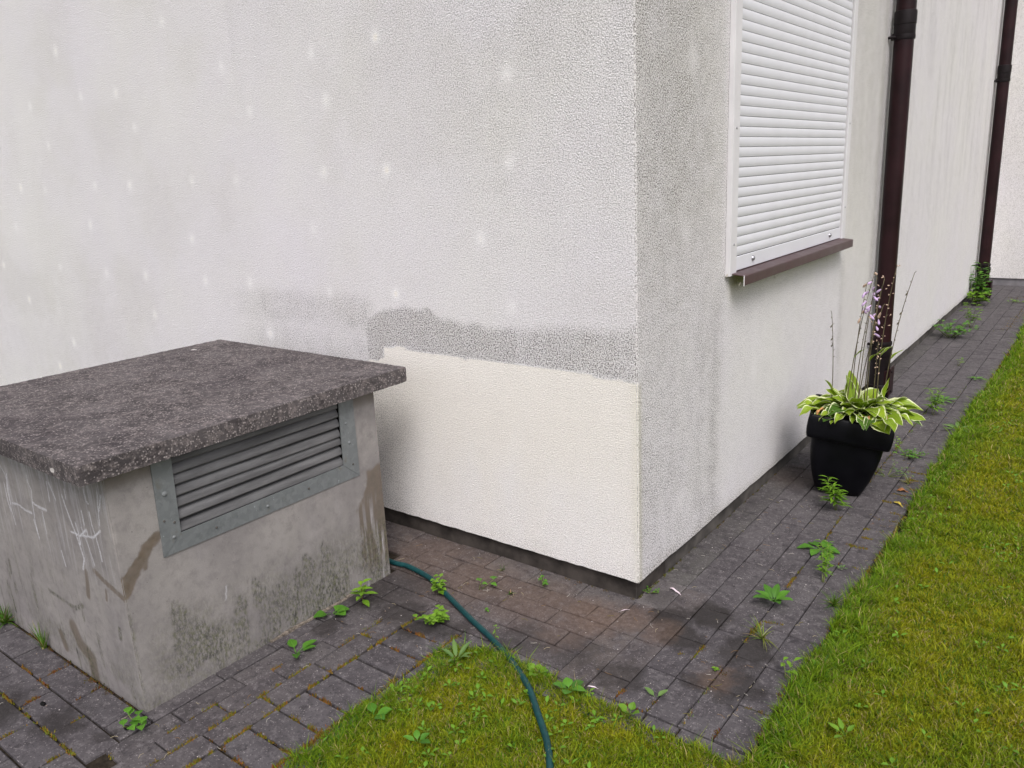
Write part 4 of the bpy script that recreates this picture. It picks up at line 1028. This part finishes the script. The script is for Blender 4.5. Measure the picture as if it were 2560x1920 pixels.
for (x, y, l) in ((-.904, -1.40, 'black pebble on the paving below the concrete shaft'), (-1.235, -1.49, 'dark crumb of earth on the paving near the scratched side of the shaft')):
    q = MB(); V = []; n = 8
    q.lathe(0, 0, [(.001, .008), (.006, .007), (.009, .003), (.008, 0)], 8)
    o = q.build('pebble', M_black, None, True, loc=(x, y, 0)); o.scale = (1.3, .8, 1); tag(o, l, 'pebble')

# ------------------------------------------------------------------ moss, straw and dead needles in the joints
def mossy(name, segs, mat, label, cat=None):
    V = []; F = []; A = []
    mr = random.Random(len(segs)*13+5)
    q = MB()
    for (x0, y0, x1, y1, w, dens, colA, colB, hgt) in segs:
        L = math.hypot(x1-x0, y1-y0); n = int(L*dens)
        for i in range(n):
            t = mr.random(); pn = .25+1.1*math.sin(t*L*31+x0*40+y0*9)*math.sin(t*L*77+y0*23)
            if mr.random() > pn: continue
            ox_, oy_ = mr.gauss(0, w*.42), mr.gauss(0, w*.42)
            x = x0+(x1-x0)*t+ox_; y = y0+(y1-y0)*t+oy_
            f = mr.random(); c = tuple((colA[k_]*(1-f)+colB[k_]*f)*mr.uniform(.6, 1.25) for k_ in range(3))
            r = mr.uniform(.0015, .0042); h = hgt*mr.uniform(.4, 1.2); a = mr.uniform(0, 6.28)
            lx, ly = mr.uniform(-.6, .6)*h, mr.uniform(-.6, .6)*h
            pts = [(x+r*math.cos(a+k_*2.094), y+r*math.sin(a+k_*2.094), -.006) for k_ in range(3)] + [(x+lx, y+ly, -.004+h)]
            q.add(pts, [(0, 1, 3), (1, 2, 3), (2, 0, 3)], [c]*4)
    o = q.build(name, mat, None, False, 'tint')
    return tag(o, label, cat, kind='stuff')
YG = (.165, .160, .020); OC = (.215, .125, .028); OR = (.155, .070, .022); DKM = (.08, .07, .015)
segs = []
def sg(x0, y0, x1, y1, w=.010, d=1100, a=YG, b=OC, h=.009): segs.append((x0, y0, x1, y1, w, d, a, b, h))
# joints beside the concrete shaft
sg(-.609, -1.40, -.609, -.50, .010, 2300); sg(-.412, -1.25, -.412, -.50, .013, 2000, YG, OC, .010); sg(-.702, -1.45, -.702, -.86, .010, 2300); sg(-.706, -.77, -.706, -.57, .010, 1700)
sg(-.785, -1.34, -.785, -1.18, .010, 2300); sg(-.785, -1.0, -.78, -.92, .012, 1300, OC, OC); sg(-.59, -.578, -.44, -.577, .011, 1800, OC, OR); sg(-.556, -.684, -.44, -.685, .008, 1200, OC, OR)
sg(-.776, -1.187, -.697, -1.188, .009, 1900); sg(-.69, -1.087, -.61, -1.087, .009, 1900); sg(-.69, -.886, -.615, -.886, .009, 1500); sg(-.70, -.68, -.65, -.676, .009, 1500)
sg(-.564, -1.195, -.39, -1.194, .013, 2400, OR, YG); sg(-.55, -1.095, -.39, -1.096, .012, 2200, OR, YG); sg(-.587, -.992, -.41, -.994, .008, 1200, OR, OC); sg(-.48, -.89, -.42, -.89, .01, 900, OR, OC)
sg(-.56, -1.294, -.42, -1.295, .010, 1500, OR, OC); sg(-.667, -1.288, -.58, -1.288, .008, 1100, OR, DKM); sg(-.40, -1.3, -.395, -.9, .022, 3600, OC, OR, .012); sg(-.415, -.85, -.33, -.62, .02, 900, YG, OC)
sg(-1.42, -1.540, -.90, -1.542, .009, 1100, YG, OC); sg(-1.175, -1.64, -1.177, -1.545, .010, 1500, OC, YG); sg(-1.386, -1.432, -1.389, -1.348, .009, 1400, OC, OR); sg(-1.54, -1.44, -1.28, -1.44, .008, 1200, OC, OR)
sg(-1.288, -1.53, -1.288, -1.45, .010, 1500, OC, OR); sg(-.957, -1.64, -.96, -1.55, .008, 1200); sg(-1.07, -1.53, -1.07, -1.45, .008, 900); sg(-.86, -1.484, -.79, -1.485, .010, 1500, OC, YG); sg(-1.173, -1.43, -1.174, -1.35, .006, 700, OR, DKM)
sg(-2.0, -1.342, -.98, -1.342, .009, 1500, (.11, .06, .03), DKM, .006); sg(-1.25, -1.345, -1.12, -1.35, .016, 2200, OR, DKM, .006)
# around the corner and along the wall foot
sg(-.016, .02, -.016, .33, .010, 1300, DKM, (.12, .13, .03), .010); sg(-.016, .33, -.018, 1.5, .004, 300, DKM, DKM); sg(-.45, .012, -.02, .012, .007, 600, DKM, OR, .007); sg(-1.1, .010, -.45, .010, .008, 500, DKM, DKM, .006)
# path joints
sg(.397, .32, .392, .56, .007, 1700, OC, YG, .010); sg(.40, -.02, .402, .13, .010, 1800, OC, YG, .012); sg(.402, .12, .47, .135, .008, 1200, YG, OC); sg(.30, -.12, .30, -.205, .009, 1800, YG, OC)
sg(.25, -.2, .30, -.195, .009, 1500, YG, OC); sg(.30, -.2, .385, -.19, .010, 800, OR, DKM, .006); sg(.398, -.23, .43, -.20, .02, 1300, OR, DKM, .006); sg(.40, -.30, .41, -.5, .007, 900, (.2, .17, .12), YG)
sg(.60, -.35, .60, -.5, .012, 2000, OR, OC, .012); sg(.585, -.24, .61, -.12, .014, 1500, OC, YG, .014); sg(.52, -.335, .59, -.332, .010, 1500, OR, YG); sg(.20, -.44, .197, -.51, .010, 1700, OR, OC); sg(.20, -.51, .29, -.512, .006, 900, OR, OC)
sg(-.2, -.478, .0, -.50, .010, 900, OC, (.3, .25, .12)); sg(.30, -.45, .30, -.51, .007, 1400, OR, YG); sg(.50, -.45, .50, -.50, .010, 1500, OR, OR)
sg(.396, .80, .39, 1.12, .008, 1200, OC, YG); sg(.39, 1.55, .39, 2.2, .012, 900, YG, OC, .012); sg(.49, 3.1, .49, 3.6, .012, 300, YG, GC); sg(.39, 2.4, .39, 3.1, .010, 600, (.1, .18, .03), YG)
for yy in (.66, .84, 1.08, .93, 1.02, 1.14, 1.24, 1.35, 1.46, 1.56, 1.67, 1.78): sg(wr.uniform(.47, .52), yy, .60, yy+wr.uniform(-.01, .01), .010, 2600, OC, YG, .009)
sg(.605, .6, .605, 5.0, .016, 700, OC, YG, .010); sg(.605, -.5, .605, .6, .014, 900, OC, YG, .012); sg(.47, 5.5, .6, 7.9, .05, 500, YG, OC, .012); sg(.30, 7.3, .6, 7.6, .05, 500, YG, OC, .012)
mossy('joint_moss', segs, M_moss, 'yellow-green and rusty moss filling the joints between the pavers')
# ------------------------------------------------------------------ lawn: turf floor + blades
def lawn_in(x, y):
    edge = .609 + .034*(fbm(y*6+3, y*0+1, 4)-.5)*2 + .012*np.sin(y*1.7) + .012*(fbm(x*40, y*40, 2)-.5)
    right = x > edge
    ye = -.520 + .030*(fbm(x*7+3, x*0+8, 3)-.5)*2 + np.interp(x, [-.41, -.33, -.2, .2, .5, .62], [-.07, -.05, .010, -.025, -.045, -.06])
    xl = -.395 + .03*(fbm(y*8+3, y*0+4, 3)-.5)*2 + np.interp(y, [-1.4, -1.1, -.85, -.5], [.05, .0, .0, .02])
    front = (y < ye) & (x > xl)
    return right | front
def lawncol(x, y):
    n1 = fbm(x*3.2+4, y*2.4+3, 4); n2 = fbm(x*11+9, y*11+2, 3); n3 = fbm(x*34+9, y*34+2, 2)
    inner = np.where(y > -.5, sst(x, .62, .80), sst(np.minimum(x+.40, -.5-y), .0, .14))
    yel = np.clip(.15+inner*(.25+.45*sst(n1*.6+n2*.4, .34, .64)) + .35*(n3-.5), 0, 1)
    return yel, n2, inner
def turf(name, x0, x1, y0, y1, nx, ny, label):
    X, Y = np.meshgrid(np.linspace(x0, x1, nx), np.linspace(y0, y1, ny), indexing='ij')
    yel, n2, inner = lawncol(X, Y)
    ins = lawn_in(X, Y).astype(float)
    Z = -.004 + .010*(fbm(X*9, Y*9, 3)-.3)*ins - .006*(1-ins)
    Z = np.where(ins < .5, -.020, Z)
    C = np.stack([.078+.19*yel, .138+.12*yel, .007+.004*yel], -1)
    C = C*(0.55+.7*n2)[..., None]; C = np.where(ins[..., None] < .5, np.array([.03, .024, .018]), C)
    I = np.arange(nx*ny).reshape(nx, ny); Q = np.stack([I[:-1, :-1], I[1:, :-1], I[1:, 1:], I[:-1, 1:]], -1).reshape(-1, 4)
    me = mesh_np(name, np.stack([X, Y, Z], -1).reshape(-1, 3), Q.ravel(), np.arange(len(Q))*4, np.full(len(Q), 4), {'tint': C.reshape(-1, 3)}, True)
    return tag(link(name, me, M_turf), label, kind='structure')
turf('lawn', .59, 9.0, -2.6, 8.26, 420, 540, 'mossy green lawn along the right side of the path')
turf('lawn', -.45, .589, -2.6, -.48, 260, 500, 'small wedge of rough lawn in front of the paving')
def blades(x, y, h, w, yel, straw, lean, seed):
    r = np.random.RandomState(seed); n = len(x)
    th = r.rand(n)*2*PI; ld = r.rand(n)*2*PI
    ln = lean*(.3+r.rand(n))
    dx, dy = np.cos(th)*w, np.sin(th)*w
    tx, ty = np.cos(ld)*h*ln, np.sin(ld)*h*ln
    z0 = -.004+.010*(fbm(x*9, y*9, 3)-.3)
    hz = h*np.sqrt(np.clip(1-(ln*.6)**2, .15, 1))
    V = np.empty((n, 5, 3))
    V[:, 0] = np.stack([x-dx, y-dy, z0-.002], -1); V[:, 1] = np.stack([x+dx, y+dy, z0-.002], -1)
    V[:, 2] = np.stack([x-dx*.8+tx*.35, y-dy*.8+ty*.35, z0+hz*.58], -1); V[:, 3] = np.stack([x+dx*.8+tx*.35, y+dy*.8+ty*.35, z0+hz*.58], -1)
    V[:, 4] = np.stack([x+tx, y+ty, z0+hz], -1)
    base = np.arange(n)*5
    L = np.stack([base, base+1, base+3, base+2, base+2, base+3, base+4], -1).ravel()
    st = np.stack([np.arange(n)*7, np.arange(n)*7+4], -1).ravel(); tot = np.tile([4, 3], n)
    gcol = np.array([.130, .265, .010]); ycol = np.array([.320, .315, .010]); scol = np.array([.40, .32, .13]); dcol = np.array([.060, .160, .012])
    C = gcol[None]*(1-yel[:, None]) + ycol[None]*yel[:, None]
    pick = r.rand(n); C = np.where((pick < .12)[:, None], dcol[None], C)
    C = np.where((pick > 1-straw)[:, None], scol[None]*(.6+.6*r.rand(n))[:, None], C)
    C = C*(.70+.65*r.rand(n))[:, None]
    Cv = np.repeat(C[:, None, :], 5, 1); Cv[:, 0:2] *= .9; Cv[:, 4] *= 1.12  # shade between blades put into the colour: darker feet, lighter tips
    return V.reshape(-1, 3), L, st, tot, Cv.reshape(-1, 3)
def scatter(x0, x1, y0, y1, dens, seed):
    r = np.random.RandomState(seed); n = int((x1-x0)*(y1-y0)*dens)
    x = x0+r.rand(n)*(x1-x0); y = y0+r.rand(n)*(y1-y0)
    k = lawn_in(x, y); return x[k], y[k]
def lawn_blades(name, zones, label, seed):
    VV, LL, SS, TT, CC = [], [], [], [], []; vo = lo = 0
    for i, (x0, x1, y0, y1, dens, hs, wd) in enumerate(zones):
        x, y = scatter(x0, x1, y0, y1, dens, seed+i); r = np.random.RandomState(seed*7+i)
        yel, n2, inner = lawncol(x, y)
        cl = fbm(x*22+5, y*22+1, 3)
        h = hs*(.55+.5*r.rand(len(x)))*(1.12-.52*inner)*(.6+.9*sst(cl, .35, .65))*np.where(r.rand(len(x)) < .05, 1.8, 1.0)
        w = wd*1.12*(.45+1.1*r.rand(len(x)))
        straw = .07+.06*(fbm(x*6, y*6, 2) > .5)
        V, L, st, tot, C = blades(x, y, h, w, np.clip(yel+.25*(r.rand(len(x))-.5), 0, 1), straw, .95, seed*3+i)
        VV.append(V); LL.append(L+vo); SS.append(st+lo); TT.append(tot); CC.append(C); vo += len(V); lo += len(L)
    me = mesh_np(name, np.concatenate(VV), np.concatenate(LL), np.concatenate(SS), np.concatenate(TT), {'tint': np.concatenate(CC)}, False)
    return tag(link(name, me, M_grass), label, kind='stuff')
lawn_blades('lawn_grass', [(-.42, .60, -1.35, -.48, 95000, .028, .00105)], 'short mossy grass of the small front lawn around the hose', 3)
lawn_blades('lawn_grass', [(.58, 1.35, -.85, 1.0, 85000, .030, .0011), (.58, 1.45, 1.0, 2.6, 52000, .030, .0014), (.55, 1.5, 2.6, 5.2, 26000, .030, .002), (.5, 1.6, 5.2, 8.25, 12000, .030, .003),
                           (1.35, 3.5, -1.5, 2.6, 9000, .03, .003), (.6, 1.35, -1.6, -.85, 9000, .03, .003), (1.6, 6.0, 2.6, 8.25, 2500, .03, .006)], 'mossy grass of the long lawn on the right of the path', 5)
# small broad leaves scattered through the lawn, too many to count
q = MB(); lr = random.Random(8); cnt = 0
while cnt < 330:
    if lr.random() < .5: x, y = lr.uniform(-.38, .6), lr.uniform(-1.3, -.52)
    else: x, y = lr.uniform(.62, 1.25), lr.uniform(-.6, 3.0)
    if not bool(lawn_in(np.array([x]), np.array([y]))[0]): continue
    if float(fbm(np.array(x*6.), np.array(y*6.), 2)) < .44: continue
    cnt += 1; h0 = lr.uniform(0, 6.28)
    for k_ in range(lr.choice((1, 2, 3))):
        V, F, A = leaf_geo(lr.uniform(.012, .032), lr.uniform(.007, .014), lr.uniform(.3, 1.1), lr.uniform(-.2, .5), .25, 4, (.7, .8), 0, pet=.3, cols=3, rv=lr.random(), wr=lr)
        rot_add(q, V, F, A, h0+k_*2.1, (x, y, .010))
tag(q.build('lawn_clover', M_clov, None, True, 'leafuv'), 'small clover and plantain leaves scattered through the grass', kind='stuff')
# loose straw and grit on the paving
q = MB(); lr = random.Random(18)
def onpave():
    while True:
        x, y = lr.uniform(-1.6, .6), lr.uniform(-1.6, 3.0)
        if (y < -.5 and x > -.42) or (y > -.0 and x < 0): continue
        if -2.05 < x < -.93 and -1.33 < y < -.32: continue
        return x, y
for i in range(330):
    x, y = onpave(); a = lr.uniform(0, 6.28); L = lr.uniform(.006, .028)
    c = lr.choice(((.42, .36, .24), (.26, .16, .08), (.20, .17, .05), (.5, .47, .42)))
    if lr.random() < .45: x = lr.choice((-.609, -.412, -.702, .397, .5, .604)) + lr.gauss(0, .01)
    if (y < -.5 and x > -.42) or (y > 0 and x < 0) : continue
    q.tube([(x, y, .0015), (x+L*.5*math.cos(a), y+L*.5*math.sin(a), .003), (x+L*math.cos(a+.3), y+L*math.sin(a+.3), .0015)], .0006, 4, True, c)
for i in range(420):
    x, y = onpave(); r = lr.uniform(.0008, .0022); c = lr.choice(((.5, .46, .44), (.28, .22, .18), (.05, .045, .04)))
    q.add([(x-r, y-r, 0), (x+r, y-r*.8, 0), (x+r*.7, y+r, 0), (x-r, y+r*.9, 0), (x, y, r*1.2)], [(0, 1, 4), (1, 2, 4), (2, 3, 4), (3, 0, 4)], [c]*5)
tag(q.build('ground_litter', M_moss, None, False, 'tint'), 'bits of straw and grit lying on the paving', kind='stuff')
